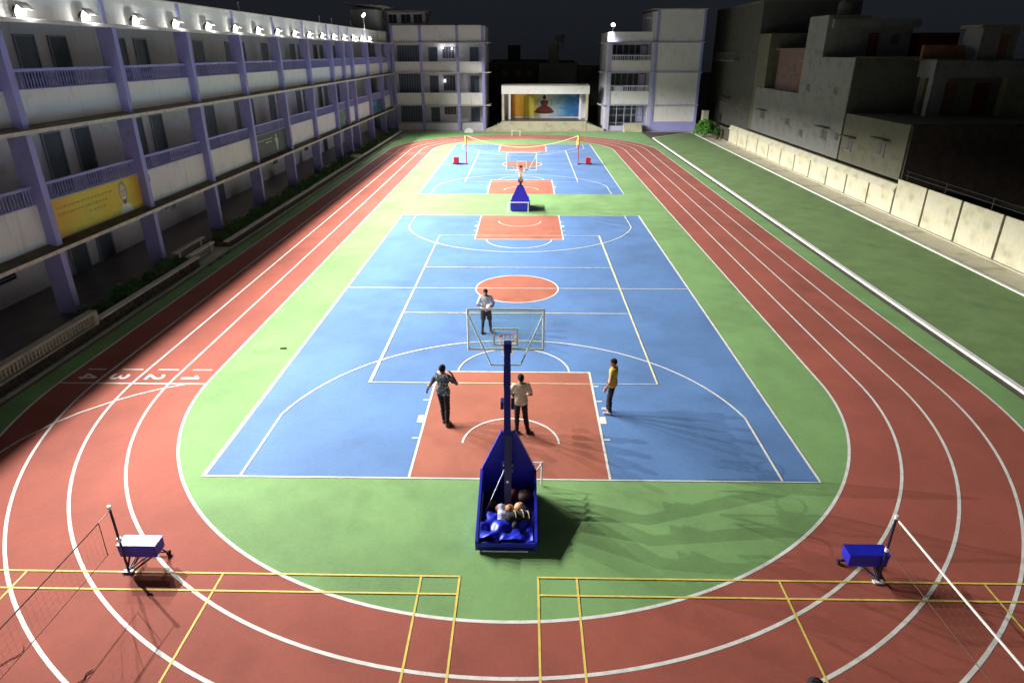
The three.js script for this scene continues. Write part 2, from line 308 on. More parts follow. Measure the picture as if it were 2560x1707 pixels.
// ------------------------------------------------------------------ the long three-storey block on the left
const XF = -17.2, XB = -20.0;                  // parapet face, corridor back wall
const colZ = [17.2, 10.55, 3.95, -2.65, -9.15, -15.75, -22.4, -29.0, -35.75, -39.8, -43.2, -50.0, -57.0, -62.2];
const zNear = 17.4, zFar = -62.6;
{
  const t = thing('school_block', 'long white three storey school block with lavender columns and balustraded corridors', 'building', [-17, 0, -22]);
  part(t, 'wall', [bx(XB - 6, XB, 0.0, 10.9, zFar, zNear), bx(XB, XF + 0.05, 0, 10.9, zNear - 0.2, zNear)], M.wallgrey);
  part(t, 'corridor_floor', [bx(XB, -16.5, -0.02, 0.35, zFar, zNear - 0.2)], M.floor);
  for (const y of [3.75, 7.85]) part(t, 'floor_slab', bx(XB, XF - 0.1, y - 0.2, y + 0.1, zFar, zNear - 0.2), M.wallgrey);
  part(t, 'roof', [bx(XB - 6.2, XF - 0.1, 10.9, 11.05, zFar, zNear)], M.conc);
  // sun shades running along each storey: weathered top, pale nosing
  for (const [y, d] of [[2.95, 0], [7.06, 0]]) {
    const top = poly([[XF - 0.02, y + 0.10], [-16.64, y - 0.03], [-16.64, y - 0.10], [XF - 0.02, y - 0.08]], zNear - zFar, new THREE.Matrix4().makeTranslation(0, 0, zFar));
    const l = part(t, 'sun_shade', top, M.ledge);
    part(t, 'nosing', bx(-16.64, -16.60, y - 0.13, y + 0.00, zFar, zNear), M.nose, l);
  }
  part(t, 'roof_ledge', bx(XF - 0.02, -16.69, 10.44, 10.52, zFar, zNear), M.paint);
  part(t, 'parapet', bx(XF - 0.12, XF, 10.53, 11.72, zFar, zNear), M.paint);
  part(t, 'parapet_cap', bx(XF - 0.18, XF + 0.05, 11.72, 11.78, zFar, zNear), M.nose);
  for (const z of colZ) {
    const c = part(t, 'column', bx(-17.55, -16.862, 0.35, 10.44, z - 0.15, z + 0.15), M.lav);
    part(t, 'pilaster', bx(XF, XF + 0.05, 10.53, 11.715, z - 0.14, z + 0.14), M.lav, c);
    for (const y of [3.35, 7.45]) part(t, 'beam', bx(XB, -17.55, y - 0.28, y + 0.2, z - 0.13, z + 0.13), M.wallgrey, c);
  }
  // parapet panels and balustrades between the columns
  const balG = new THREE.LatheGeometry([[0.018, 0], [0.034, 0.02], [0.034, 0.05], [0.018, 0.09], [0.030, 0.22], [0.031, 0.30], [0.018, 0.44], [0.024, 0.50], [0.034, 0.54], [0.02, 0.56]].map(p => new THREE.Vector2(...p)), 7);
  let built = 0;
  for (const [pb, pt, rt] of [[3.05, 4.50, 5.16], [7.16, 8.30, 8.98]]) for (let i = 0; i + 1 < colZ.length; i++) {
    const za = colZ[i] - 0.15, zb = colZ[i + 1] + 0.15;
    part(t, 'parapet_panel', bx(XF - 0.14, XF, pb, pt, zb, za), M.paint);
    const b = part(t, 'balustrade', [bx(XF - 0.13, XF - 0.01, rt - 0.10, rt, zb, za), bx(XF - 0.12, XF - 0.02, pt, pt + 0.03, zb, za)], M.lav);
    const n = Math.round((za - zb) / 0.165), far = [];
    for (let k = 0; k < n; k++) {
      const z = za - (k + 0.5) * (za - zb) / n;
      if (i >= 1 && i <= 3 && built < 290) { built++; const o = piece(b, 'baluster', balG, M.lav, [XF - 0.07 + 17, pt + 0.02, z + 22]); }
      else { const g = new THREE.CylinderGeometry(0.026, 0.026, rt - pt - 0.1, 5); g.translate(XF - 0.07, (pt + rt) / 2 - 0.04, z); far.push(g); }
    }
    if (far.length) { const o = part(t, 'balusters', far, M.lav, b); o.userData.kind = 'stuff'; }
  }
  // doors and windows along the corridor wall
  const door = (z, y, h, w = 1.08) => {
    const d = part(t, 'door', bx(XB, XB + 0.05, y, y + h, z - w / 2, z + w / 2), M.door);
    part(t, 'door_frame', [bx(XB, XB + 0.08, y, y + h + 0.07, z - w / 2 - 0.07, z - w / 2), bx(XB, XB + 0.08, y, y + h + 0.07, z + w / 2, z + w / 2 + 0.07), bx(XB, XB + 0.08, y + h, y + h + 0.07, z - w / 2, z + w / 2)], M.frame, d);
    part(t, 'handle', bar([XB + 0.07, y + 1.0, z - w / 2 + 0.10], [XB + 0.07, y + 1.16, z - w / 2 + 0.10], 0.012), M.steel, d);
  };
  const win = (z, y, w, h) => {
    const d = part(t, 'window', bx(XB, XB + 0.03, y, y + h, z - w / 2, z + w / 2), M.unlitglass);
    const g = []; for (let k = 1; k < 4; k++) g.push(bx(XB + 0.03, XB + 0.05, y + h * k / 4 - 0.012, y + h * k / 4 + 0.012, z - w / 2, z + w / 2));
    part(t, 'louvre', g, M.frame, d);
    part(t, 'window_frame', [bx(XB, XB + 0.06, y - 0.05, y, z - w / 2 - 0.05, z + w / 2 + 0.05), bx(XB, XB + 0.06, y + h, y + h + 0.05, z - w / 2 - 0.05, z + w / 2 + 0.05)], M.wallgrey, d);
  };
  for (let k = -1; k <= 8; k++) for (const [y, h] of [[3.85, 2.5], [7.95, 2.15]]) { if (k < 8) { door(-1.5 - 6.6 * k, y, h); door(-3.55 - 6.6 * k, y, h); } }
  door(-1.25, 0.35, 2.3); door(-3.25, 0.35, 2.3); door(-16.2, 0.35, 2.3); door(-22.9, 0.35, 2.3); door(-30.5, 0.35, 2.3); door(-41.0, 0.35, 2.3); door(-45.5, 0.35, 2.3, 1.6);
  win(3.2, 1.25, 1.1, 0.55); win(-7.75, 1.25, 0.85, 0.55); win(-9.75, 1.25, 1.1, 0.55); win(-26.8, 1.25, 0.9, 0.6); win(-35, 1.2, 1.0, 0.6); win(8.5, 1.25, 1.1, 0.55);
  // pipe along the roof ledge that carries the lamps' cable
  part(t, 'cable_pipe', bar([-16.78, 10.543, zFar], [-16.78, 10.543, 10.6], 0.022), M.whitemetal);
  for (const z of [-6.1, -17.2, -34.2, -38.0, -45]) part(t, 'vent_pipe', [bar([XF - 0.06, 11.75, z], [XF - 0.06, 12.25, z], 0.035), bar([XF - 0.06, 12.25, z], [XF - 0.06, 12.30, z], 0.055)], M.frame);
}
// ------------------------------------------------------------------ floodlights along the roof ledge
const glow = new THREE.MeshStandardMaterial({ color: lin(0.9, 0.9, 0.85), emissive: lin(1, 0.98, 0.90), emissiveIntensity: 9, roughness: 0.4 });
const lensG = (() => { const g = new THREE.SphereGeometry(0.265, 20, 10, 0, Math.PI * 2, 0, Math.PI * 0.42); g.scale(1, 0.55, 1); g.rotateZ(-Math.PI / 2); return g; })();
function floodlight() {
  const t = thing('floodlight', 'round white floodlight fixed on the roof ledge of the long school block', 'floodlight', [-17.0, 10.52, 0], 'row of floodlights along the roof ledge');
  const tilt = o => { o.rotation.z = -0.30; o.position.set(0.0, 0.28, 0); return o; };
  const bell = new THREE.LatheGeometry([[0.05, -0.20], [0.11, -0.18], [0.15, -0.10], [0.275, 0.01], [0.283, 0.03], [0.268, 0.03]].map(p => new THREE.Vector2(...p)), 20); bell.rotateZ(-Math.PI / 2);
  const h = mesh(bell, M.lampbody); h.name = 'housing'; t.add(tilt(h));
  const l = new THREE.Mesh(lensG, glow); l.name = 'lens'; t.add(tilt(l));
  const vz = mesh(poly([[0.085, 0.548], [0.335, 0.3140], [0.341, 0.3215], [0.091, 0.556]], 0.66, new THREE.Matrix4().makeTranslation(0, 0, -0.33)), M.whitemetal); vz.name = 'added_visor'; t.add(vz);  // plate added to keep the upward beam off the houses
  const br = mesh([bx(-0.10, 0.0, 0, 0.025, -0.31, 0.31), bx(-0.07, -0.03, 0.02, 0.30, -0.315, -0.295), bx(-0.07, -0.03, 0.02, 0.30, 0.295, 0.315)], M.lampbody); br.name = 'bracket'; t.add(br);
  return t;
}
{
  let first;
  for (let k = 0; k < 18; k++) {
    const z = 9.72 - 3.6 * k;
    let t; if (!first) t = first = floodlight(); else { t = first.clone(); t.name = numbered('floodlight'); scene.add(t); }
    t.position.z = z;
    const s = new THREE.SpotLight(LAMP_COLOR, LAMP_POWER, 0, THREE.MathUtils.degToRad(57), 1, 2);
    s.position.set(-16.825, 10.87, z); s.target.position.set(7.6, 0, z + ([16, 12, 8, 5, 2][k] ?? 0));
    s.castShadow = true; s.shadow.radius = 0.6; s.shadow.mapSize.set(512, 512); s.name = numbered('floodlight_beam');
    scene.add(s, s.target);
    // stray light from the bare glass of the lamp
    const q = new THREE.PointLight(LAMP_COLOR, 2.2, 0, 2); q.position.set(-16.635, 10.78, z); q.shadow.radius = 4; q.castShadow = true; q.name = numbered('floodlight_glow'); scene.add(q);
  }
}
// ------------------------------------------------------------------ banners hung on the corridor parapets
function canvasTex(w, h, draw) { const c = document.createElement('canvas'); c.width = w; c.height = h; draw(c.getContext('2d'), w, h); const t = new THREE.CanvasTexture(c); t.colorSpace = THREE.SRGBColorSpace; t.magFilter = THREE.LinearFilter; t.anisotropy = 4; return t; }
function bannerOn(label, z0, z1, y0, y1, tex) {
  const g = new THREE.BoxGeometry(z0 - z1, y1 - y0, 0.012); g.rotateY(Math.PI / 2); g.translate(XF + 0.012, (y0 + y1) / 2, (z0 + z1) / 2);
  const m = new THREE.MeshStandardMaterial({ map: tex, roughness: 0.55 }); return single('banner', label, 'banner', g, m, undefined, true);
}
bannerOn('yellow printed banner with a portrait of a bearded man hung on the corridor parapet', 3.72, -2.46, 3.08, 4.48, canvasTex(1024, 232, (c, w, h) => {
  const g = c.createLinearGradient(0, 0, w, 0); g.addColorStop(0, '#e8a81c'); g.addColorStop(0.3, '#e6d53a'); g.addColorStop(0.6, '#e9cf2c'); g.addColorStop(0.85, '#e2c81e'); g.addColorStop(1, '#d8a017');
  c.fillStyle = g; c.fillRect(0, 0, w, h);
  srand(5); for (let i = 0; i < 60; i++) { c.globalAlpha = 0.10; c.fillStyle = rnd() < 0.5 ? '#9ab52a' : '#f6e77a'; c.beginPath(); c.ellipse(rnd() * w, h * (0.55 + 0.5 * rnd()), R(20, 90), R(8, 34), 0, 0, 7); c.fill(); }
  c.globalAlpha = 1;
  c.strokeStyle = '#6d5a10'; c.lineCap = 'round';       // three rows of small lettering, too small to read
  for (const [x0, x1, y] of [[90, 640, 52], [90, 600, 92], [390, 560, 132]]) { for (let x = x0; x < x1;) { const n = R(16, 46); c.lineWidth = 3; c.beginPath(); c.moveTo(x, y); c.lineTo(x + n, y); c.stroke(); c.lineWidth = 2.2; for (let k = x + 3; k < x + n - 2; k += R(5, 9)) { c.beginPath(); c.moveTo(k, y); c.lineTo(k + R(-2, 2), y + R(6, 13)); c.stroke(); } x += n + R(8, 14); } }
  c.fillStyle = '#dfe3d2'; c.beginPath(); c.moveTo(735, h); c.quadraticCurveTo(745, 165, 800, 160); c.quadraticCurveTo(862, 165, 888, h); c.fill();
  c.fillStyle = '#8d8f88'; c.beginPath(); c.ellipse(804, 84, 48, 72, 0, 0, 7); c.fill();
  c.fillStyle = '#d8c7a8'; c.beginPath(); c.ellipse(802, 92, 36, 56, 0, 0, 7); c.fill();
  c.fillStyle = '#5d584f'; c.beginPath(); c.ellipse(802, 150, 24, 24, 0, 0, 7); c.fill(); c.fillRect(772, 78, 22, 6); c.fillRect(812, 78, 22, 6);
  c.fillStyle = '#efe9da'; c.beginPath(); c.ellipse(802, 132, 26, 9, 0, 0, 7); c.fill(); c.fillStyle = '#b39a78'; c.fillRect(798, 84, 9, 34);
}));
function greenBanner(bg, fg) { return canvasTex(512, 160, (c, w, h) => { c.fillStyle = bg; c.fillRect(0, 0, w, h); srand(9); for (let i = 0; i < 80; i++) { c.globalAlpha = 0.12; c.fillStyle = rnd() < 0.5 ? '#4d6b52' : '#1d2b26'; c.beginPath(); c.ellipse(rnd() * w, rnd() * h, R(10, 50), R(5, 26), 0, 0, 7); c.fill(); } c.globalAlpha = 1; c.fillStyle = fg; c.fillRect(20, 40, 270, 5); c.fillRect(180, 62, 90, 7); c.beginPath(); c.ellipse(345, 36, 12, 15, 0, 0, 7); c.fill(); c.beginPath(); c.moveTo(318, 56); c.quadraticCurveTo(345, 44, 372, 58); c.lineTo(364, 100); c.lineTo(356, 148); c.lineTo(342, 148); c.lineTo(334, 100); c.fill(); }); }
bannerOn('dark green printed banner with one pale standing figure', -15.95, -22.2, 3.08, 4.48, greenBanner('#38493f', '#a9bda2'));
bannerOn('grey green banner on a narrow parapet bay of the long block', -35.95, -39.6, 3.08, 4.48, greenBanner('#76897f', '#5aa061'));
bannerOn('teal blue banner on the far end of the lower parapet', -50.2, -56.8, 3.08, 4.48, canvasTex(256, 64, (c, w, h) => { c.fillStyle = '#3d6f94'; c.fillRect(0, 0, w, h); c.fillStyle = '#5b8fae'; c.fillRect(10, 8, 120, 20); c.fillStyle = '#2c5573'; c.fillRect(150, 10, 90, 44); }));
single('wire_ring', 'thin wire ring hanging beside the yellow banner', 'ring', (() => { const g = new THREE.TorusGeometry(0.20, 0.012, 6, 28); g.rotateY(Math.PI / 2); g.translate(XF + 0.03, 4.15, -3.2); return g; })(), M.lampbody);

// ------------------------------------------------------------------ kerb, stone planters, hedges, low balustrade by the left block
structure('drain', sheet(-15.02, -15.14, -60, 24, -0.012), M.joint);
structure('kerb', bx(-15.26, -15.14, -0.03, 0.10, -60, 24), M.conc);
structure('planting_bed', bx(-16.5, -15.52, -0.03, 0.34, -59, -6.1), M.soil);
structure('planting_bed', bx(-16.5, -15.52, -0.03, 0.34, -2.75, 5.1), M.soil);
structure('paving', bx(-16.5, -15.5, -0.03, 0.33, 5.15, 17.2), M.floor);
function planter(label, z0, z1, top, stones) {
  const t = thing('planter_wall', label, 'planter', [-15.4, 0, (z0 + z1) / 2]);
  part(t, 'core', bx(-15.50, -15.34, 0, top - 0.07, z1, z0), M.joint);
  part(t, 'coping', bx(-15.53, -15.25, top - 0.06, top, z1, z0), M.nose);
  if (stones) {
    const shapes = [0, 1, 2, 3].map(i => { srand(50 + i); const g = new THREE.IcosahedronGeometry(0.5, 1); const p = g.attributes.position; const seen = {}; for (let k = 0; k < p.count; k++) { const key = [p.getX(k), p.getY(k), p.getZ(k)].map(v => v.toFixed(3)).join(); const f = seen[key] ??= R(0.85, 1.08); const c = q => Math.sign(q) * Math.pow(Math.abs(q) / 0.5, 0.6) * 0.5; p.setXYZ(k, c(p.getX(k)) * f, c(p.getY(k)) * f, c(p.getZ(k)) * f); } g.computeVertexNormals(); return metres(unify(g), 0.7); });
    srand(61 + Math.round(z0)); const rows = 2, hh = (top - 0.07) / rows;
    for (let r = 0; r < rows; r++) for (let z = z0; z > z1 + 0.1;) { const w = R(0.24, 0.42); const o = piece(t, 'stone', shapes[Math.floor(rnd() * 4)], M.stone[Math.floor(rnd() * 3)], [-15.345 + 15.4, hh * (r + 0.5), z - w / 2 - (z0 + z1) / 2]); o.scale.set(R(0.12, 0.17), hh * 1.02, w * 0.99); o.rotation.x = R(-0.1, 0.1); z -= w; }
  }
  return t;
}
planter('dark stone planter wall with pale coping between the low balustrade and the concrete landing', 5.2, -2.8, 0.56, true);
planter('long low planter wall running on past the concrete landing to the rear block', -6.05, -58.5, 0.44, false);
{
  const zb0 = 17.0, zb1 = 5.25, t = thing('low_balustrade', 'low weathered balustrade standing on a dark stone base beside the track', 'balustrade', [-15.4, 0, 11]);
  part(t, 'base', bx(-15.50, -15.34, 0, 0.40, zb1, zb0), M.joint);
  part(t, 'sill', bx(-15.52, -15.27, 0.40, 0.46, zb1, zb0), M.conc);
  part(t, 'rail', bx(-15.56, -15.26, 0.82, 0.92, zb1, zb0), M.conc);
  for (const z of [zb1 + 0.1, 11.2, zb0 - 0.1]) part(t, 'post', bx(-15.54, -15.27, 0.46, 0.82, z - 0.12, z + 0.12), M.conc);
  const g = new THREE.LatheGeometry([[0.03, 0], [0.05, 0.02], [0.05, 0.06], [0.032, 0.1], [0.058, 0.2], [0.036, 0.29], [0.05, 0.33], [0.05, 0.36]].map(p => new THREE.Vector2(...p)), 8);
  for (let z = zb0 - 0.34; z > zb1 + 0.25; z -= 0.165) if (Math.abs(z - 11.2) > 0.18) piece(t, 'baluster', g, M.conc, [0, 0.46, z - 11]);
  srand(91); const sg = new THREE.DodecahedronGeometry(0.5, 0);
  for (let r = 0; r < 2; r++) for (let z = zb0; z > zb1 + 0.1;) { const w = R(0.22, 0.36); const o = piece(t, 'stone', sg, M.stone[Math.floor(rnd() * 3)], [0.05, 0.1 + r * 0.2, z - w / 2 - 11]); o.scale.set(R(0.12, 0.19), 0.21, w * 1.05); o.rotation.x = R(0, 3); z -= w; }
}
{ // concrete landing between the two planters, with two steps up to the corridor
  const t = thing('concrete_landing', 'worn concrete landing with steps between the two planter walls', 'steps', [-15.9, 0, -4.4]);
  part(t, 'slab', bx(-16.5, -15.28, -0.02, 0.14, -6.0, -2.85), M.conc);
  part(t, 'step', bx(-16.5, -15.95, 0.14, 0.25, -5.9, -2.95), M.conc);
  for (const z of [-3.3, -4.4, -5.4]) part(t, 'drain_slot', bx(-15.14, -14.98, -0.01, 0.004, z - 0.22, z + 0.22), M.black);
  const b1 = thing('bench', 'long pale concrete bench seat beside the concrete landing', 'bench', [-15.75, 0, -4.0]);
  part(b1, 'seat', bx(-15.86, -15.62, 0.55, 0.63, -5.3, -2.7), M.nose); for (const z of [-5.0, -3.0]) part(b1, 'leg', bx(-15.82, -15.66, 0.13, 0.55, z - 0.1, z + 0.1), M.conc);
  const b2 = thing('bench', 'second concrete bench seat set back against the columns', 'bench', [-16.55, 0, -4.4]);
  part(b2, 'seat', bx(-16.66, -16.44, 0.62, 0.70, -6.0, -2.9), M.nose); for (const z of [-5.6, -3.3]) part(b2, 'leg', bx(-16.64, -16.48, 0.24, 0.62, z - 0.1, z + 0.1), M.conc);
  single('cover_slab', 'square pale concrete slab lying across the planting bed', 'slab', [bx(-16.3, -15.3, 0.445, 0.52, -37.4, -35.2)], M.conc);
}
function leaves(n, place, size, m) {           // many small leaf blades in one geometry
  const pos = [], nor = [];
  for (let i = 0; i < n; i++) {
    const c = place(); if (!c) continue; const a = R(0, 6.283), e = R(-0.9, 0.9), s = size * R(0.6, 1.3);
    const d = V(Math.cos(a) * Math.cos(e), Math.sin(e), Math.sin(a) * Math.cos(e)), q = V(R(-1, 1), R(-1, 1), R(-1, 1)).cross(d).normalize();
    const p0 = V(...c), p1 = p0.clone().addScaledVector(d, s * 0.5).addScaledVector(q, s * 0.28), p2 = p0.clone().addScaledVector(d, s), p3 = p0.clone().addScaledVector(d, s * 0.5).addScaledVector(q, -s * 0.28);
    const nn = q.clone().cross(d).normalize();
    for (const p of [p0, p1, p2, p0, p2, p3]) { pos.push(p.x, p.y, p.z); nor.push(nn.x, nn.y, nn.z); }
  }
  const g = new THREE.BufferGeometry(); g.setAttribute('position', new THREE.Float32BufferAttribute(pos, 3)); g.setAttribute('normal', new THREE.Float32BufferAttribute(nor, 3)); g.setAttribute('uv', new THREE.Float32BufferAttribute(new Float32Array(pos.length / 3 * 2), 2)); return g;
}
function hedge(label, z0, z1, n, s) {
  srand(s); const t = thing('hedge', label, 'hedge', [-15.95, 0.34, (z0 + z1) / 2]);
  const h = z => 0.28 + 0.12 * Math.sin(z * 2.1 + s) + 0.10 * Math.sin(z * 5.3);
  part(t, 'foliage', leaves(n, () => { const z = R(z1, z0), a = R(0, Math.PI), r = Math.sqrt(R(0.25, 1)); return [-15.93 + Math.cos(a) * 0.42 * r, 0.33 + Math.sin(a) * h(z) * 1.5 * r, z]; }, 0.13), M.hedge);
  const st = []; for (let z = z0 - 0.2; z > z1; z -= 0.55) st.push(bar([-15.93, 0.3, z], [-15.93 + R(-0.1, 0.1), 0.6, z + R(-0.1, 0.1)], 0.014, 5));
  const o = part(t, 'stems', st, M.bark); o.userData.kind = 'stuff';
}
hedge('dense dark clipped hedge behind the stone planter wall', 5.0, -2.7, 5200, 3);
hedge('dark hedge row along the foot of the columns past the landing', -6.3, -35.0, 15000, 7);
hedge('sparse end of the hedge row towards the rear block', -37.6, -57.5, 6000, 11);

// ------------------------------------------------------------------ rear block on the left (faces the courts)
const ZR = -62.8;
{
  const t = thing('rear_block', 'three storey rear block with grey parapets and lavender columns beside the stage', 'building', [-10.8, 0, ZR]);
  const x0 = -17.0, x1 = -5.0;
  part(t, 'wall', [bx(x0 - 3, x1 + 0.1, 0, 10.6, ZR - 8, ZR - 2.2), bx(x1 - 0.05, x1 + 0.1, 0, 10.6, ZR - 2.2, ZR - 0.5)], M.wallgrey);
  part(t, 'plinth', bx(x0, x1 + 0.1, 0, 0.95, ZR - 2.2, ZR - 0.1), M.wallgrey);
  for (const y of [3.85, 7.75]) part(t, 'floor_slab', bx(x0, x1, y - 0.15, y + 0.1, ZR - 2.2, ZR - 0.2), M.wallgrey);
  part(t, 'roof', bx(x0 - 3, x1 + 0.1, 10.6, 10.75, ZR - 8, ZR - 0.15), M.conc);
  for (const y of [3.22, 7.16, 10.6]) { part(t, 'sun_shade', bx(x0, x1 + 0.75, y - 0.09, y, ZR - 0.2, ZR + 0.32), M.nose); part(t, 'side_shade', bx(x1 + 0.12, x1 + 0.75, y - 0.09, y, ZR - 3.2, ZR - 0.2), M.nose); }
  const cx = [-16.6, -13.05, -8.4, -5.15];
  for (const x of cx) part(t, 'column', bx(x - 0.17, x + 0.17, 0.0, 12.5, ZR - 0.35, ZR + 0.12), M.lav);
  for (let i = 0; i < 3; i++) {
    const a = cx[i] + 0.17, b = cx[i + 1] - 0.17;
    part(t, 'parapet_panel', bx(a, b, 3.25, 4.68, ZR - 0.12, ZR), M.paint); part(t, 'parapet_panel', bx(a, b, 7.18, 8.38, ZR - 0.12, ZR), M.paint); part(t, 'roof_parapet', bx(a, b, 10.62, 12.55, ZR - 0.12, ZR), M.paint);
  }
  part(t, 'roof_parapet', [bx(x1, x1 + 0.12, 10.62, 12.5, ZR - 8, ZR)], M.paint);
  const zb = ZR - 2.2;
  for (const [fy, top] of [[0.95, 3.0], [3.95, 6.9], [7.85, 10.3]]) {
    const d1 = part(t, 'door', bx(-12.35, -11.2, fy, top - 0.25, zb, zb + 0.06), M.door), d2 = part(t, 'door', bx(-7.0, -5.85, fy, top - 0.25, zb, zb + 0.06), M.door);
    for (const [d, a, b] of [[d1, -12.35, -11.2], [d2, -7.0, -5.85]]) part(t, 'door_frame', [bx(a - 0.09, a, fy, top - 0.17, zb, zb + 0.1), bx(b, b + 0.09, fy, top - 0.17, zb, zb + 0.1), bx(a, b, top - 0.25, top - 0.17, zb, zb + 0.1)], M.lavpale, d);
    const w = part(t, 'window', bx(-10.55, -9.0, Math.max(fy + 0.9, 1.75), top - 0.2, zb, zb + 0.05), M.unlitglass); const wb = Math.max(fy + 0.9, 1.75);
    part(t, 'window_bars', [0.25, 0.5, 0.75].map(k => bx(-10.55 + 1.55 * k - 0.02, -10.55 + 1.55 * k + 0.02, wb, top - 0.2, zb + 0.05, zb + 0.08)), M.frame, w);
    part(t, 'window_frame', [bx(-10.65, -8.9, wb - 0.1, wb, zb, zb + 0.1), bx(-10.65, -10.55, wb, top - 0.2, zb, zb + 0.1), bx(-9.0, -8.9, wb, top - 0.2, zb, zb + 0.1)], M.wallgrey, w);
    const g = part(t, 'stair_grille', bx(-16.4, -13.3, fy, top, zb, zb + 0.04), M.door); part(t, 'grille_bars', Array.from({ length: 9 }, (_, k) => bx(-16.2 + k * 0.34, -16.15 + k * 0.34, fy, top, zb + 0.05, zb + 0.09)), M.frame, g);
  }
  // lit tubes in the top corridor and one below
  const tubeM = new THREE.MeshStandardMaterial({ color: lin(0.9, 0.9, 0.9), emissive: lin(0.95, 0.97, 1), emissiveIntensity: 6 });
  for (const [x, y, h] of [[-10.5, 10.02, 0.22], [-9.3, 9.9, 0.14], [-10.35, 6.05, 0.3]]) {
    const l = thing('corridor_lamp', h > 0.2 && y < 8 ? 'small lit wall lamp in the middle corridor of the rear block' : (h > 0.2 ? 'small upright lit tube in the top corridor of the rear block' : 'small round lit lamp in the top corridor of the rear block'), 'lamp', [x, y, ZR - 2.0]);
    part(l, 'fitting', bx(x - 0.09, x + 0.09, y - h / 2 - 0.04, y + h / 2 + 0.04, ZR - 2.2, ZR - 2.12), M.whitemetal);
    const g = new THREE.CapsuleGeometry(0.06, h * 0.8, 4, 10); g.translate(x, y, ZR - 2.05); part(l, 'tube', g, tubeM);
    const p = new THREE.PointLight(lin(0.95, 0.97, 1), y < 8 ? 0.35 : 0.9, 0, 2); p.position.set(x, y, ZR - 1.92); p.castShadow = true; p.shadow.radius = 3; l.add(p); p.position.set(0, 0, 0.12);
  }
}
{ // room and canopy on the roof of the rear block
  const t = thing('rooftop_room', 'low pale rooftop room with three dark windows behind the rear block parapet', 'rooftop room', [-15, 10.75, -67]);
  part(t, 'wall', bx(-17.6, -12.7, 10.75, 14.1, -70, -66), M.paint); part(t, 'roof_slab', bx(-17.7, -12.3, 14.1, 14.32, -70.2, -65.6), M.conc);
  for (const [a, b] of [[-17.4, -16.4], [-15.8, -14.6], [-14.2, -13.1]]) { const w = part(t, 'window', bx(a, b, 12.9, 13.9, -66, -65.95), M.unlitglass); part(t, 'window_bar', bx((a + b) / 2 - 0.03, (a + b) / 2 + 0.03, 12.9, 13.9, -65.95, -65.92), M.frame, w); }
  const s = thing('rooftop_hut', 'pale stair head with a tilted slab roof where the two blocks meet', 'rooftop room', [-19.5, 10.9, -64]);
  part(s, 'wall', bx(-21.5, -18.2, 10.95, 14.3, -67.5, -62.7), M.paint);
  part(s, 'roof_slab', (() => { const g = new THREE.BoxGeometry(5.4, 0.18, 5.6); g.rotateZ(-0.08); g.translate(-19.4, 14.75, -65); return g; })(), M.conc);
  part(s, 'prop', bx(-17.6, -17.35, 14.33, 14.6, -63.6, -63.3), M.conc); part(s, 'prop', bx(-21.2, -20.9, 14.3, 14.8, -63.6, -63.3), M.conc);
}
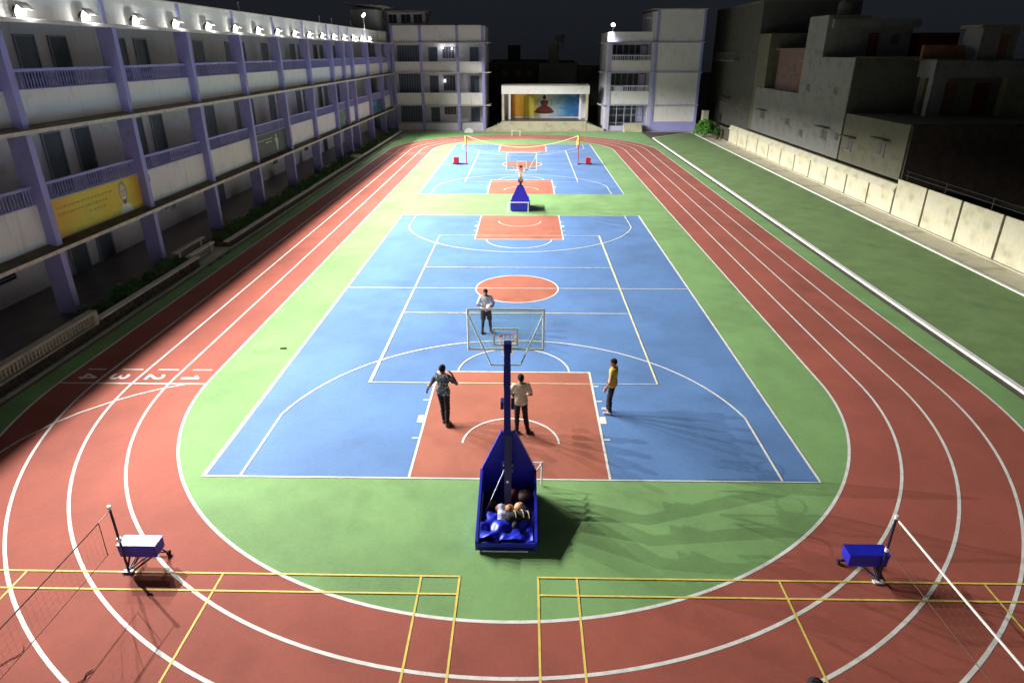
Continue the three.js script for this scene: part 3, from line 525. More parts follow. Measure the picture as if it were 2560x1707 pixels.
// ------------------------------------------------------------------ open-air stage
{
  const t = thing('stage', 'open air stage with white canopy beam and painted backdrop', 'stage', [2.8, 0, -64]);
  const zf = -62.4, zb = -66.0;
  part(t, 'platform', bx(-2.6, 8.2, 0, 1.27, zb, zf), M.cream);
  part(t, 'platform_top', bx(-2.7, 8.3, 1.27, 1.31, zb, zf + 0.08), M.floor);
  part(t, 'canopy_beam', bx(-2.85, 8.45, 4.54, 5.50, zf - 0.35, zf - 0.05), M.paint);
  part(t, 'canopy_roof', bx(-2.85, 8.45, 5.50, 5.62, zb - 0.6, zf), M.conc);
  for (const x of [-2.66, 8.18]) part(t, 'pillar', bx(x - 0.15, x + 0.15, 1.31, 4.54, zf - 0.4, zf - 0.1), M.cream);
  for (const x of [-1.85, 7.45]) part(t, 'pillar', bx(x - 0.14, x + 0.14, 1.31, 4.9, zf - 2.0, zf - 1.72), M.paint);
  part(t, 'back_wall', bx(-2.9, 8.5, 0, 5.5, zb - 0.5, zb - 0.2), M.wallgrey);
  for (const x of [-2.9, 8.3]) part(t, 'side_wall', bx(x, x + 0.2, 0, 5.5, zb - 0.2, zb + 1.3), M.wallgrey);
  part(t, 'ceiling', bx(-2.7, 8.3, 5.36, 5.49, zb - 0.2, zf - 0.36), M.wallgrey);
  const tex = canvasTex(1024, 400, (c, w, h) => {
    const g = c.createLinearGradient(0, 0, w, 0); [[0, '#c9762a'], [0.12, '#d89a2c'], [0.28, '#d8c23c'], [0.42, '#c9cfa8'], [0.52, '#cfd2c8'], [0.66, '#9cb9c4'], [0.8, '#3f86bd'], [1, '#1d5aa8']].forEach(s => g.addColorStop(...s));
    c.fillStyle = g; c.fillRect(0, 0, w, h);
    srand(21); for (let i = 0; i < 240; i++) { c.globalAlpha = 0.10; const x = rnd() * w; c.fillStyle = x < w * 0.4 ? (rnd() < 0.5 ? '#9fb53a' : '#f0b040') : (rnd() < 0.5 ? '#6f9fd0' : '#e6e6da'); c.beginPath(); c.ellipse(x, rnd() * h, R(15, 70), R(8, 30), R(0, 3), 0, 7); c.fill(); }
    c.globalAlpha = 1; const X = w * 0.485;      // a plain cross-legged figure
    c.strokeStyle = '#5b5f5c'; c.lineWidth = 7; c.beginPath(); c.ellipse(X - 78, 150, 32, 58, 0, 1, 5.2); c.stroke(); c.beginPath(); c.ellipse(X + 78, 150, 32, 58, 0, -2, 2.2); c.stroke();
    c.fillStyle = '#5a2220'; c.beginPath(); c.ellipse(X, 318, 150, 34, 0, 0, 7); c.fill(); c.fillStyle = '#6d2c26'; c.beginPath(); c.moveTo(X - 135, 300); c.quadraticCurveTo(X - 100, 225, X - 46, 215); c.lineTo(X - 62, 125); c.quadraticCurveTo(X, 85, X + 62, 125); c.lineTo(X + 46, 215); c.quadraticCurveTo(X + 100, 225, X + 135, 300); c.fill();
    c.fillStyle = '#2c2328'; c.beginPath(); c.ellipse(X, 62, 26, 34, 0, 0, 7); c.fill(); c.beginPath(); c.ellipse(X, 24, 15, 15, 0, 0, 7); c.fill(); c.fillStyle = '#3c4a66'; c.fillRect(X - 38, 120, 26, 90); c.fillStyle = '#8a4a3a'; c.fillRect(X + 4, 130, 26, 70);
  });
  const g = new THREE.BoxGeometry(9.2, 2.82, 0.06); g.translate(2.9, 2.92, zb - 0.165); part(t, 'mural', g, new THREE.MeshStandardMaterial({ map: tex, roughness: 0.7 }), undefined, true);
  for (const s of [-1, 1]) {                      // curved-looking flank walls and steps at both ends
    const xa = s < 0 ? -2.6 : 8.2;
    for (let k = 0; k < 5; k++) part(t, 'step', bx(xa + s * k * 0.42, xa + s * (k + 1) * 0.42, 0, 1.05 - k * 0.21, zf - 1.6, zf - 0.25), M.conc);
    part(t, 'flank_wall', poly([[0, 0], [s * 2.3, 0], [s * 2.3, 0.28], [0, 1.0]], 0.2, new THREE.Matrix4().makeTranslation(xa, 0, zf - 0.24)), M.cream);
  }
}
single('arched_board', 'small white round topped board on the ground before the rear block', 'board', (() => { const s = new THREE.Shape(); s.moveTo(-0.58, 0); s.lineTo(0.58, 0); s.absarc(0, 0, 0.58, 0, Math.PI, false); const g = new THREE.ExtrudeGeometry(s, { depth: 0.12, bevelEnabled: false, curveSegments: 20 }); g.translate(-7.0, 0, -60.5); return g; })(), M.paint);
{
  const t = thing('hurdle', 'small white hurdle frame standing on the far bend of the track', 'hurdle', [-0.9, 0, -57]);
  for (const x of [-1.4, -0.4]) { part(t, 'upright', bar([x, 0, -57], [x, 0.66, -57], 0.035), M.whitemetal); part(t, 'foot', bar([x, 0.03, -57.3], [x, 0.03, -56.7], 0.03), M.whitemetal); }
  part(t, 'crossbar', bar([-1.4, 0.63, -57], [-0.4, 0.63, -57], 0.02), M.whitemetal);
}
// ------------------------------------------------------------------ rear block on the right with its stair tower
{
  const t = thing('stair_tower_block', 'white three storey block with open galleries and a taller blank stair tower', 'building', [16.5, 0, ZR]);
  const x0 = 10.75, x1 = 16.5, x2 = 22.45, zb = ZR - 2.4;
  part(t, 'wall', [bx(x0 - 0.3, x1, 0, 10.5, ZR - 8, zb), bx(x0 - 0.3, x0 - 0.1, 0, 10.5, zb, ZR - 0.4)], M.wallgrey);
  part(t, 'plinth', bx(x0, x1, 0, 0.62, zb, ZR - 0.06), M.lavpale);
  for (const y of [3.7, 7.7]) part(t, 'floor_slab', bx(x0, x1, y - 0.15, y + 0.1, zb, ZR - 0.15), M.wallgrey);
  for (const x of [x0 + 0.15, x1 - 0.25]) part(t, 'column', bx(x - 0.22, x + 0.22, 0, 10.5, ZR - 0.4, ZR + 0.08), M.lavpale);
  for (const [a, b] of [[3.3, 4.86], [7.2, 8.5], [10.6, 11.75]]) part(t, b > 11 ? 'roof_parapet' : 'parapet_panel', bx(x0 + 0.37, x1 - 0.47, a, b, ZR - 0.12, ZR), M.paint);
  part(t, 'roof', bx(x0 - 0.3, x1, 10.5, 10.62, ZR - 8, ZR - 0.13), M.conc); part(t, 'roof_parapet', bx(x0 - 0.3, x0 - 0.16, 10.64, 11.7, ZR - 8, ZR), M.paint); part(t, 'roof_parapet', [bx(x0 - 0.16, x0 + 0.37, 10.64, 11.72, ZR - 0.12, ZR)], M.paint);
  for (const y of [3.24, 7.14, 10.58]) { part(t, 'sun_shade', bx(x0 - 0.95, x2 + 0.05, y - 0.1, y, ZR + 0.08, ZR + 0.30), M.lavpale); part(t, 'side_shade', bx(x0 - 0.95, x0 - 0.3, y - 0.1, y, ZR - 3.4, ZR + 0.08), M.nose); }
  for (const [y0, y1] of [[4.86, 5.52], [8.5, 9.1]]) {
    const b = part(t, 'balustrade', bx(x0 + 0.37, x1 - 0.47, y1 - 0.1, y1, ZR - 0.12, ZR - 0.02), M.paint);
    for (let k = 0; k < 17; k++) { const x = x0 + 0.55 + k * 0.285; part(t, 'baluster', bx(x - 0.05, x + 0.05, y0, y1 - 0.1, ZR - 0.1, ZR - 0.04), M.lavpale, b); }
  }
  part(t, 'notice_board', bx(x0 + 0.95, x0 + 2.0, 4.88, 5.5, ZR - 0.01, ZR + 0.02), M.lavpale);
  for (const [fy, ty] of [[0.62, 3.1], [4.0, 7.0], [8.0, 10.4]]) {
    const w = part(t, 'window', bx(x0 + 0.4, x1 - 0.6, fy + 0.2, ty - 0.1, zb, zb + 0.05), M.unlitglass); const n = 6, bw = (x1 - x0 - 1.0) / n;
    for (let k = 0; k <= n; k++) part(t, 'mullion', bx(x0 + 0.4 + k * bw - 0.05, x0 + 0.4 + k * bw + 0.05, fy + 0.2, ty - 0.1, zb + 0.05, zb + 0.11), M.frame, w);
    part(t, 'transom', bx(x0 + 0.4, x1 - 0.6, (fy + ty) / 2 - 0.04, (fy + ty) / 2 + 0.04, zb + 0.05, zb + 0.10), M.frame, w);
    part(t, 'curtain', bx(x1 - 1.55, x1 - 0.7, fy + 0.3, ty - 0.2, zb + 0.05, zb + 0.08), M.lavpale, w);
  }
  const fr = part(t, 'gallery_grille', [1.0, 1.9, 2.7].map(y => bx(x0 + 0.37, x1 - 0.47, y - 0.025, y + 0.025, ZR - 0.2, ZR - 0.15)), M.frame);
  for (let k = 1; k < 5; k++) part(t, 'grille_post', bx(x0 + 0.37 + k * 0.98 - 0.03, x0 + 0.37 + k * 0.98 + 0.03, 0.62, 3.1, ZR - 0.22, ZR - 0.16), M.lavpale, fr);
  part(t, 'tower_wall', bx(x1 + 0.25, x2 - 0.1, 1.15, 14.2, ZR - 8, ZR), M.paint);
  part(t, 'tower_plinth', bx(x1 - 0.3, x2, 0, 1.15, ZR - 8, ZR + 0.06), M.lav);
  for (const x of [x1 + 0.12, x2 - 0.15]) part(t, 'corner_pilaster', bx(x - 0.17, x + 0.13, 1.15, 14.2, ZR - 0.3, ZR + 0.1), M.lav);
  part(t, 'tower_side', bx(x1 - 0.6, x1 + 0.0, 10.62, 14.0, ZR - 8, ZR - 0.05), M.wallgrey);
  part(t, 'tower_roof', bx(x1 - 0.7, x2 + 0.1, 14.2, 14.32, ZR - 8.1, ZR + 0.12), M.conc); part(t, 'side_shade', bx(x1 - 1.3, x1 - 0.6, 13.3, 13.4, ZR - 2.5, ZR - 0.4), M.lavpale);
  const s = thing('entrance_steps', 'pale cement steps before the gallery of the right rear block', 'steps', [14.1, 0, -62]);
  for (let k = 0; k < 4; k++) part(s, 'step', bx(13.0, 15.3, 0, 0.95 - k * 0.24, -62.5 + k * 0.36, -62.5 + (k + 1) * 0.36), M.cream);
}
// tall roof floodlights on poles
function tallLamp(label, x, y0, y, z, tx, tz, I) {
  const t = thing('pole_floodlight', label, 'floodlight', [x, y0, z]);
  part(t, 'pole', bar([x, y0, z], [x, y - 0.12, z], 0.045), M.steel);
  const dir = V(tx - x, -y, tz - z).normalize(), q = new THREE.Quaternion().setFromUnitVectors(V(0, 1, 0), dir);
  const b = new THREE.LatheGeometry([[0.06, -0.28], [0.14, -0.22], [0.26, 0.0], [0.27, 0.03]].map(p => new THREE.Vector2(...p)), 20); b.applyQuaternion(q); b.translate(x, y, z); part(t, 'housing', b, M.lampbody);
  const l = new THREE.SphereGeometry(0.25, 20, 10, 0, Math.PI * 2, 0, Math.PI * 0.45); l.scale(1, 0.6, 1); l.applyQuaternion(q); l.translate(x, y, z); part(t, 'lens', l, new THREE.MeshStandardMaterial({ color: lin(0.9, 0.9, 0.9), emissive: lin(0.93, 0.95, 1), emissiveIntensity: 14 }));
  const s = new THREE.SpotLight(lin(0.93, 0.95, 1), I, 0, THREE.MathUtils.degToRad(70), 1, 2); s.position.set(x, y, z).addScaledVector(dir, 0.3); s.target.position.set(tx, 0, tz); s.castShadow = true; s.shadow.radius = 5; s.shadow.mapSize.set(512, 512); s.name = numbered('pole_floodlight_beam'); scene.add(s, s.target);
}
tallLamp('bluish white floodlight on a tall pole above the long block roof', -17.26, 11.78, 13.16, -51, -2, -44, 500);
tallLamp('bluish white floodlight on a short pole above the right rear block', 11.05, 11.75, 12.55, -62.9, 6, -48, 420);
// ------------------------------------------------------------------ boundary wall on the right
{
  const t = thing('boundary_wall', 'cream concrete panel boundary wall along the turf strip', 'wall', [23.5, 0, -18]);
  part(t, 'core', [bx(23.44, 23.62, 0, 2.22, -14.25, 24), bx(23.44, 23.62, 0, 1.5, -61.5, -14.25)], M.joint);
  part(t, 'footing', bx(23.25, 23.44, -0.02, 0.10, -61.5, 24), M.conc);
  for (let k = -11; k < 15; k++) {
    const z0 = -1.12 - 3.3 * k, z1 = z0 - 3.3; if (z0 > 22 || z1 < -62) continue; const near = z1 > -14.6;
    part(t, 'wall_panel', bx(23.36, 23.44, 0.12, near ? 2.28 : 1.46, z1 + 0.10, z0 - 0.10), M.cream);
    if (!near) { const c = part(t, 'coping', poly([[23.22, 1.50], [23.70, 1.50], [23.70, 1.92], [23.46, 1.92]], z0 - z1 - 0.02, new THREE.Matrix4().makeTranslation(0, 0, z1 + 0.01)), M.cream); }
  }
  part(t, 'end_pier', bx(23.0, 23.7, 0, 2.6, -62.4, -61.5), M.cream);
}
single('rail_fence', 'dark wire strand fence fixed along the back of the boundary wall', 'fence', [bar([23.75, 2.5, -14.3], [23.75, 2.5, 20], 0.02), bar([23.75, 2.75, -14.3], [23.75, 2.75, 20], 0.012), ...Array.from({ length: 9 }, (_, k) => bar([23.75, 0, -14 + k * 4], [23.75, 2.8, -14 + k * 4], 0.025))], M.lampbody);
{ // leafy bush at the far end of the turf
  srand(31); const t = thing('palm_bush', 'bright green feathery bush at the far corner of the turf strip', 'bush', [21.9, 0, -55.5]);
  part(t, 'stems', Array.from({ length: 9 }, () => bar([21.9 + R(-0.2, 0.2), 0, -55.5 + R(-0.2, 0.2)], [21.9 + R(-0.9, 0.9), R(0.8, 1.6), -55.5 + R(-0.9, 0.9)], 0.025, 5)), M.bark);
  part(t, 'foliage', leaves(4200, () => { const a = R(0, 6.28), e = R(-0.2, 1.4), r = Math.pow(rnd(), 0.4) * (1.15 + 0.25 * Math.sin(a * 5)); return [21.9 + Math.cos(a) * Math.cos(e) * r * 1.05, 0.75 + Math.sin(e) * r * 0.95, -55.5 + Math.sin(a) * Math.cos(e) * r * 1.05]; }, 0.26), M.leaf);
  const p = thing('flower_pot', 'dark clay pot with a small shrub beside the bush', 'pot', [22.75, 0, -53.2]);
  const pot = new THREE.LatheGeometry([[0, 0], [0.2, 0], [0.3, 0.45], [0.33, 0.5], [0.27, 0.5], [0.24, 0.4], [0, 0.4]].map(q => new THREE.Vector2(...q)), 16); pot.translate(22.75, 0.05, -53.2); part(p, 'pot', pot, M.stone[0]);
  part(p, 'shrub', leaves(500, () => [22.75 + R(-0.3, 0.3), 0.5 + R(0, 0.75), -53.2 + R(-0.3, 0.3)], 0.2), M.hedge);
}
// ------------------------------------------------------------------ dim town houses beyond the wall
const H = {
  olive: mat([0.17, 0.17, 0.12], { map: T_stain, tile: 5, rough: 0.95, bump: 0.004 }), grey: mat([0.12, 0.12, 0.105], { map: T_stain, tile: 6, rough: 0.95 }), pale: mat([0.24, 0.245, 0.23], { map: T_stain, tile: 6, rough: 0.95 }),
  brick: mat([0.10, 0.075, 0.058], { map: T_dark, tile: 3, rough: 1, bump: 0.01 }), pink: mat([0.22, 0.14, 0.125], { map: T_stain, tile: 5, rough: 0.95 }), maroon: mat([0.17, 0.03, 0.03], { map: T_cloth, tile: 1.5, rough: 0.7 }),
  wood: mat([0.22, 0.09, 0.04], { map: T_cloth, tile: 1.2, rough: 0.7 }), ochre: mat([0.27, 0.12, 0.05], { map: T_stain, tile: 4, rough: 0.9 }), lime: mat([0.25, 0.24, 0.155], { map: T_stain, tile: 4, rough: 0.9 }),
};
const wz = (t, x, z, y, w, h, shade) => { // window in a face looking towards the courts (-x)
  const m = part(t, 'window', bx(x - 0.03, x, y, y + h, z - w / 2, z + w / 2), M.unlitpane);
  part(t, 'window_bar', bx(x - 0.05, x - 0.03, y, y + h, z - 0.03, z + 0.03), H.grey, m); part(t, 'sill', bx(x - 0.10, x, y - 0.07, y, z - w / 2 - 0.06, z + w / 2 + 0.06), H.pale, m);
  if (shade) part(t, 'sun_shade', bx(x - 0.5, x, y + h + 0.22, y + h + 0.30, z - w / 2 - 0.45, z + w / 2 + 0.45), H.grey, m);
};
const fx = (t, name, x0, x1, y0, y1, z, m) => { const d = part(t, name, bx(x0, x1, y0, y1, z, z + 0.04), m); part(t, 'frame', [bx(x0 - 0.08, x0, y0, y1 + 0.08, z, z + 0.07), bx(x1, x1 + 0.08, y0, y1 + 0.08, z, z + 0.07), bx(x0, x1, y1, y1 + 0.08, z, z + 0.07)], H.pale, d); };
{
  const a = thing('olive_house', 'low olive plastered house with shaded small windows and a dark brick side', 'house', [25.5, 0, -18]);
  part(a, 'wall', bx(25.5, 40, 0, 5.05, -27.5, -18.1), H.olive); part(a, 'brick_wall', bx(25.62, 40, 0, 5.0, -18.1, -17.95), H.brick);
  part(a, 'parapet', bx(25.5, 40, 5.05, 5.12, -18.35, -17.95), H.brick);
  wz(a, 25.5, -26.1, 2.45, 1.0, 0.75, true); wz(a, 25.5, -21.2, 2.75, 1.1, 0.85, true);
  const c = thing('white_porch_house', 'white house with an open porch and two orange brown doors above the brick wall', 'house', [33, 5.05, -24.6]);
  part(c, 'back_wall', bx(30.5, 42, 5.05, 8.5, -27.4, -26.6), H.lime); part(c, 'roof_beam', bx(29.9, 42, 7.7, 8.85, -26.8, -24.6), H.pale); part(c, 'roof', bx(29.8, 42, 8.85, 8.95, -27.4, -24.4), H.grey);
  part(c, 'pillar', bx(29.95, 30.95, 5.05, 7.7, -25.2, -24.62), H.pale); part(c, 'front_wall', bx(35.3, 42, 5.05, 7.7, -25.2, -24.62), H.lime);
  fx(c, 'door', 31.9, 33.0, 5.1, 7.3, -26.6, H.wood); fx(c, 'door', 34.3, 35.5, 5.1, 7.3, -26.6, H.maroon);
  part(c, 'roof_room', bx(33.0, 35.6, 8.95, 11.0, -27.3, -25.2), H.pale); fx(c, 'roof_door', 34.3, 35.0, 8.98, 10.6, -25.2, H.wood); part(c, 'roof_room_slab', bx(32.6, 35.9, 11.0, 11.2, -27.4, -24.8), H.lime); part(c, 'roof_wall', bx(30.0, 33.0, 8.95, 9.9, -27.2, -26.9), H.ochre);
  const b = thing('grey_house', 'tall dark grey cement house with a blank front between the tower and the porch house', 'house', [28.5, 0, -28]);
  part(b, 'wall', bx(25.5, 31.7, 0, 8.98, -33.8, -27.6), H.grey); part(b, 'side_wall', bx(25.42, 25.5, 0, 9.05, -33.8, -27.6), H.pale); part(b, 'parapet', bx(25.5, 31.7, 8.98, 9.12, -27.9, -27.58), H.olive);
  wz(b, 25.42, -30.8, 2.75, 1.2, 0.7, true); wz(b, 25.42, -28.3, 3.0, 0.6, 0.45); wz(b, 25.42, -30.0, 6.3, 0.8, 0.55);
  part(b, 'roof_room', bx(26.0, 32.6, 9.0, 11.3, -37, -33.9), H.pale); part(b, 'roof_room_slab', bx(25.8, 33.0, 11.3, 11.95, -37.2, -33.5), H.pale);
  fx(b, 'roof_door', 27.0, 28.5, 9.15, 10.85, -33.9, H.maroon); fx(b, 'roof_door', 29.0, 29.9, 9.1, 10.9, -33.9, H.maroon); { const w = part(b, 'window', bx(31.0, 31.6, 10.0, 10.8, -33.9, -33.87), M.unlitpane); }
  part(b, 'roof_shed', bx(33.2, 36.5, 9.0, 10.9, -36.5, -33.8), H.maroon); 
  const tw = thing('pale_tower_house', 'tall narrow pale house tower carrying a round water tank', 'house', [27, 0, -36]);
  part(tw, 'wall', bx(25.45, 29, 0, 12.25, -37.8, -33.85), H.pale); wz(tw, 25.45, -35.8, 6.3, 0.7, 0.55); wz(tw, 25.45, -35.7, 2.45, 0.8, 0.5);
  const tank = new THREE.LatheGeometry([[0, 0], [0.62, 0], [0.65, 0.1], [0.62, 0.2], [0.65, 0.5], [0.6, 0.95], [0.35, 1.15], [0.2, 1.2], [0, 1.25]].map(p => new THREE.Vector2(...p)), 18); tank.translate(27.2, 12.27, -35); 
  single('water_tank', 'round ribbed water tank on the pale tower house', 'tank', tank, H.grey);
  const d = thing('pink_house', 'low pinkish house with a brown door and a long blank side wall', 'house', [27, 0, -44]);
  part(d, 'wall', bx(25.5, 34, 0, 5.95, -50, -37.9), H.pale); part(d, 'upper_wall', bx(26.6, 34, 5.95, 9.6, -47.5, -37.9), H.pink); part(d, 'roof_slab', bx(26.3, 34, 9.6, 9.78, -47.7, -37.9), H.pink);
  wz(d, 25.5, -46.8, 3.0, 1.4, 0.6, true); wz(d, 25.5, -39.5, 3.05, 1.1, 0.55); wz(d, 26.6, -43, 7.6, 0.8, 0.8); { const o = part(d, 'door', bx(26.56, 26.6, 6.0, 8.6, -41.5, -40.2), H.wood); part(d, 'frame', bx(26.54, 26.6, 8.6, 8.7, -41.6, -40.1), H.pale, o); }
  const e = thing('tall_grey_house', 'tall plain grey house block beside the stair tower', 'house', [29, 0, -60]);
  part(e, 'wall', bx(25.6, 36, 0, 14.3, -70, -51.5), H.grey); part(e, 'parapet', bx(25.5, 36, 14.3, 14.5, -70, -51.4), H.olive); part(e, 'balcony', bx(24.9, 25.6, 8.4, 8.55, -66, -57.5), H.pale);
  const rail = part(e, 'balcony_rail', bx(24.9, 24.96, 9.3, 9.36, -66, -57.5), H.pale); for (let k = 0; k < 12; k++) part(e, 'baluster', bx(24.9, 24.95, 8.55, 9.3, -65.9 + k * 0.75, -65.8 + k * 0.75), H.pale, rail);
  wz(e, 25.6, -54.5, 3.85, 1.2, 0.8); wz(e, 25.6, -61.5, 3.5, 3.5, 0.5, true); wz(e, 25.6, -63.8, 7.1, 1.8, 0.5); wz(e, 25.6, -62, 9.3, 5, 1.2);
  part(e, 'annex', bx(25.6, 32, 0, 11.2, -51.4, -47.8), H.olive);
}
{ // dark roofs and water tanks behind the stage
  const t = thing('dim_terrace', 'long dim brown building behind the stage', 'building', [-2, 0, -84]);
  part(t, 'wall', bx(-9, 2.1, 0, 7.85, -90, -82), H.brick); part(t, 'parapet', bx(-9, 2.1, 7.85, 8.0, -90, -81.9), H.grey); for (const x of [-3, -1, 0.8]) part(t, 'window', bx(x - 0.4, x + 0.4, 6.0, 6.9, -82, -81.96), M.unlitpane);
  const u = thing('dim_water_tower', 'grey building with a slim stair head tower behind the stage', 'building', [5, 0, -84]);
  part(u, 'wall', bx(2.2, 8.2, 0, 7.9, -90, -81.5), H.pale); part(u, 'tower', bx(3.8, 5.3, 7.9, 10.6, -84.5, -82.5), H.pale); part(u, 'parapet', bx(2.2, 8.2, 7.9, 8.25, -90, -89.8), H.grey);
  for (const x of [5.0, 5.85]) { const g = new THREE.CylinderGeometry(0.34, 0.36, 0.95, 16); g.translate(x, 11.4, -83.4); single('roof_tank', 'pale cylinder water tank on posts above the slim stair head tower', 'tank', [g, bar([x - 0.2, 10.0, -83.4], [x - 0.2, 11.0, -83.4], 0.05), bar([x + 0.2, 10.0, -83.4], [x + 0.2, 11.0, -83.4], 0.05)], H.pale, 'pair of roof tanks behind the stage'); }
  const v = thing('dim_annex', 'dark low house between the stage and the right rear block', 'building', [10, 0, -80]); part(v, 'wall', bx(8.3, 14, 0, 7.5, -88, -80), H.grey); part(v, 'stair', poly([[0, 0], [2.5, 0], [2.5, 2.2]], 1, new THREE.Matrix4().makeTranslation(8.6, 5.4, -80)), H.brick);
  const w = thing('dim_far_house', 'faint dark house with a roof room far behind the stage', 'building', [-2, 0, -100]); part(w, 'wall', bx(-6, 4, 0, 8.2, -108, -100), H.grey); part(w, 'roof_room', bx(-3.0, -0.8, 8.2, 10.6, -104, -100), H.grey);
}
{ // unseen block behind the viewpoint; its pale front is added to return light
  const t = thing('unseen_bounce_block', 'unseen white block added behind the viewpoint to return light', 'building', [0, 0, 30]);
  part(t, 'wall', bx(-26, 23.4, 0, 12.5, 30, 36), M.paint); part(t, 'plinth', bx(-26, 23.4, 0, 1.0, 29.94, 30), M.lav);
  for (const y of [3.0, 7.1]) part(t, 'sun_shade', bx(-26, 23.4, y - 0.1, y, 29.5, 30), M.nose);
  for (let k = 0; k < 7; k++) for (const y of [4.4, 8.4]) { const x = -20 + k * 6.6; const w = part(t, 'window', bx(x - 1.2, x + 1.2, y, y + 1.6, 29.95, 30), M.unlitglass); part(t, 'mullion', bx(x - 0.04, x + 0.04, y, y + 1.6, 29.9, 29.95), M.frame, w); }
  structure('forecourt', sheet(-26, 23.36, 24, 30, -0.008), M.conc);
}
// ------------------------------------------------------------------ portable basketball stands
// built around the middle of the base's rear edge, arm towards -z
function hoopStand() {
  const t = thing('basketball_stand', 'blue portable basketball stand with open base holding balls and bags', 'basketball hoop', [0, 0, 0], 'portable basketball stands');
  const add = (n, g, m, p, uv) => { const o = mesh(g, m, uv); o.name = n; (p || t).add(o); return o; };
  const zf = 14.6, zr = 16.55;
  add('chassis', [bx(-0.58, 0.58, 0.07, 0.15, zf, zr)], M.navy);
  for (const s of [-1, 1]) {
    const pad = poly([[zf, 0.06], [zr, 0.06], [zr, 0.26], [zf, 0.70]], 0.05, new THREE.Matrix4().makeRotationY(-Math.PI / 2).setPosition(s > 0 ? 0.64 : -0.59, 0, 0));
    add('side_pad', pad, M.royal);
    add('pad_edge', beam([s * 0.615, 0.71, zf], [s * 0.615, 0.275, zr], 0.055, 0.03), M.royal);
    for (const z of [zf + 0.25, zr - 0.2]) { const w = new THREE.CylinderGeometry(0.06, 0.06, 0.05, 14); w.rotateZ(Math.PI / 2); w.translate(s * 0.5, 0.06, z); add('wheel', w, M.rubber); }
  }
  add('rear_pad', bx(-0.59, 0.59, 0.06, 0.25, zr - 0.05, zr), M.royal);
  add('rear_strip', bx(-0.5, 0.45, 0.035, 0.06, zr - 0.02, zr + 0.015), M.whitemetal);
  const gable = poly([[-0.60, 0.06], [0.60, 0.06], [0.60, 0.70], [0.15, 1.70], [-0.15, 1.70], [-0.60, 0.70]], 0.07, new THREE.Matrix4().makeTranslation(0, 0, zf - 0.08));
  const gp = add('front_pad', gable, M.royal);
  for (const s of [-1, 1]) add('pad_edge', beam([s * 0.60, 0.71, zf - 0.04], [s * 0.15, 1.71, zf - 0.04], 0.10, 0.03), M.royal, gp);
  // white tube guard in front of the base
  add('guard_frame', [bar([-0.52, 0.03, zf - 0.35], [-0.52, 0.66, zf - 0.35], 0.022), bar([0.78, 0.03, zf - 0.35], [0.78, 0.66, zf - 0.35], 0.022), bar([-0.54, 0.66, zf - 0.35], [0.80, 0.66, zf - 0.35], 0.022), bar([0.78, 0.64, zf - 0.35], [0.62, 0.64, zf], 0.018), bar([-0.52, 0.64, zf - 0.35], [-0.6, 0.64, zf], 0.018)], M.whitemetal);
  add('post', beam([0, 0.12, 15.30], [0, 1.72, zf - 0.02], 0.16, 0.14), M.navy);
  const arm = add('arm', beam([-0.02, 1.62, zf + 0.05], [-0.06, 3.10, 12.98], 0.155, 0.17), M.navy);
  add('arm_sleeve', beam([-0.045, 2.42, 13.73], [-0.052, 2.72, 13.40], 0.165, 0.18), M.navy, arm);
  add('hinge_plate', [bx(-0.13, 0.13, 0.86, 1.10, 14.86, 14.92)], M.navy);
  for (const [x, y] of [[-0.1, 0.9], [0.1, 0.9], [-0.1, 1.05], [0.1, 1.05]]) { const g = new THREE.CylinderGeometry(0.018, 0.018, 0.03, 8); g.rotateX(Math.PI / 2); g.translate(x, y, 14.93); add('bolt', g, M.steel); }
  { const g = new THREE.SphereGeometry(0.032, 10, 8); g.translate(0, 0.72, 15.10); add('lock_knob', g, M.whitemetal); }
  add('strut', bar([-0.08, 0.92, 14.92], [-0.53, 0.16, 15.62], 0.014), M.steel);
  add('clamp', [bx(-0.19, -0.12, 1.99, 2.18, 13.88, 14.08), bx(0.05, 0.13, 1.99, 2.18, 13.88, 14.08)], M.navy);
  // backboard
  const bz = 12.8, cx = -0.10, glass = add('backboard_glass', bx(cx - 0.88, cx + 0.88, 2.93, 3.93, bz - 0.006, bz + 0.006), M.glass);
  const fr = (x0, x1, y0, y1, w, d) => [bx(x0, x1, y0, y0 + w, bz - d, bz + d), bx(x0, x1, y1 - w, y1, bz - d, bz + d), bx(x0, x0 + w, y0 + w, y1 - w, bz - d, bz + d), bx(x1 - w, x1, y0 + w, y1 - w, bz - d, bz + d)];
  { const a = [cx - 0.90, 2.92, bz], b = [cx + 0.90, 2.92, bz], c = [cx + 0.90, 3.95, bz], d = [cx - 0.90, 3.95, bz]; add('board_frame', [bar(a, b, 0.026, 12), bar(b, c, 0.026, 12), bar(c, d, 0.026, 12), bar(d, a, 0.026, 12)], M.whitemetal); }
  add('target_square', fr(cx - 0.30, cx + 0.30, 3.02, 3.47, 0.04, 0.010), M.whitemetal, glass);
  add('board_stay', [bar([cx - 0.88, 3.80, bz + 0.03], [cx - 0.34, 2.70, 13.22], 0.018), bar([cx + 0.88, 3.80, bz + 0.03], [cx + 0.36, 2.70, 13.22], 0.018), bar([cx - 0.34, 2.70, 13.22], [cx + 0.36, 2.70, 13.22], 0.018)], M.whitemetal);
  const rim = new THREE.TorusGeometry(0.228, 0.014, 8, 36); rim.rotateX(Math.PI / 2); rim.translate(-0.06, 3.05, bz - 0.39);
  const rm = add('rim', [rim, bx(-0.16, 0.04, 2.95, 3.07, bz - 0.17, bz - 0.02)], M.orange);
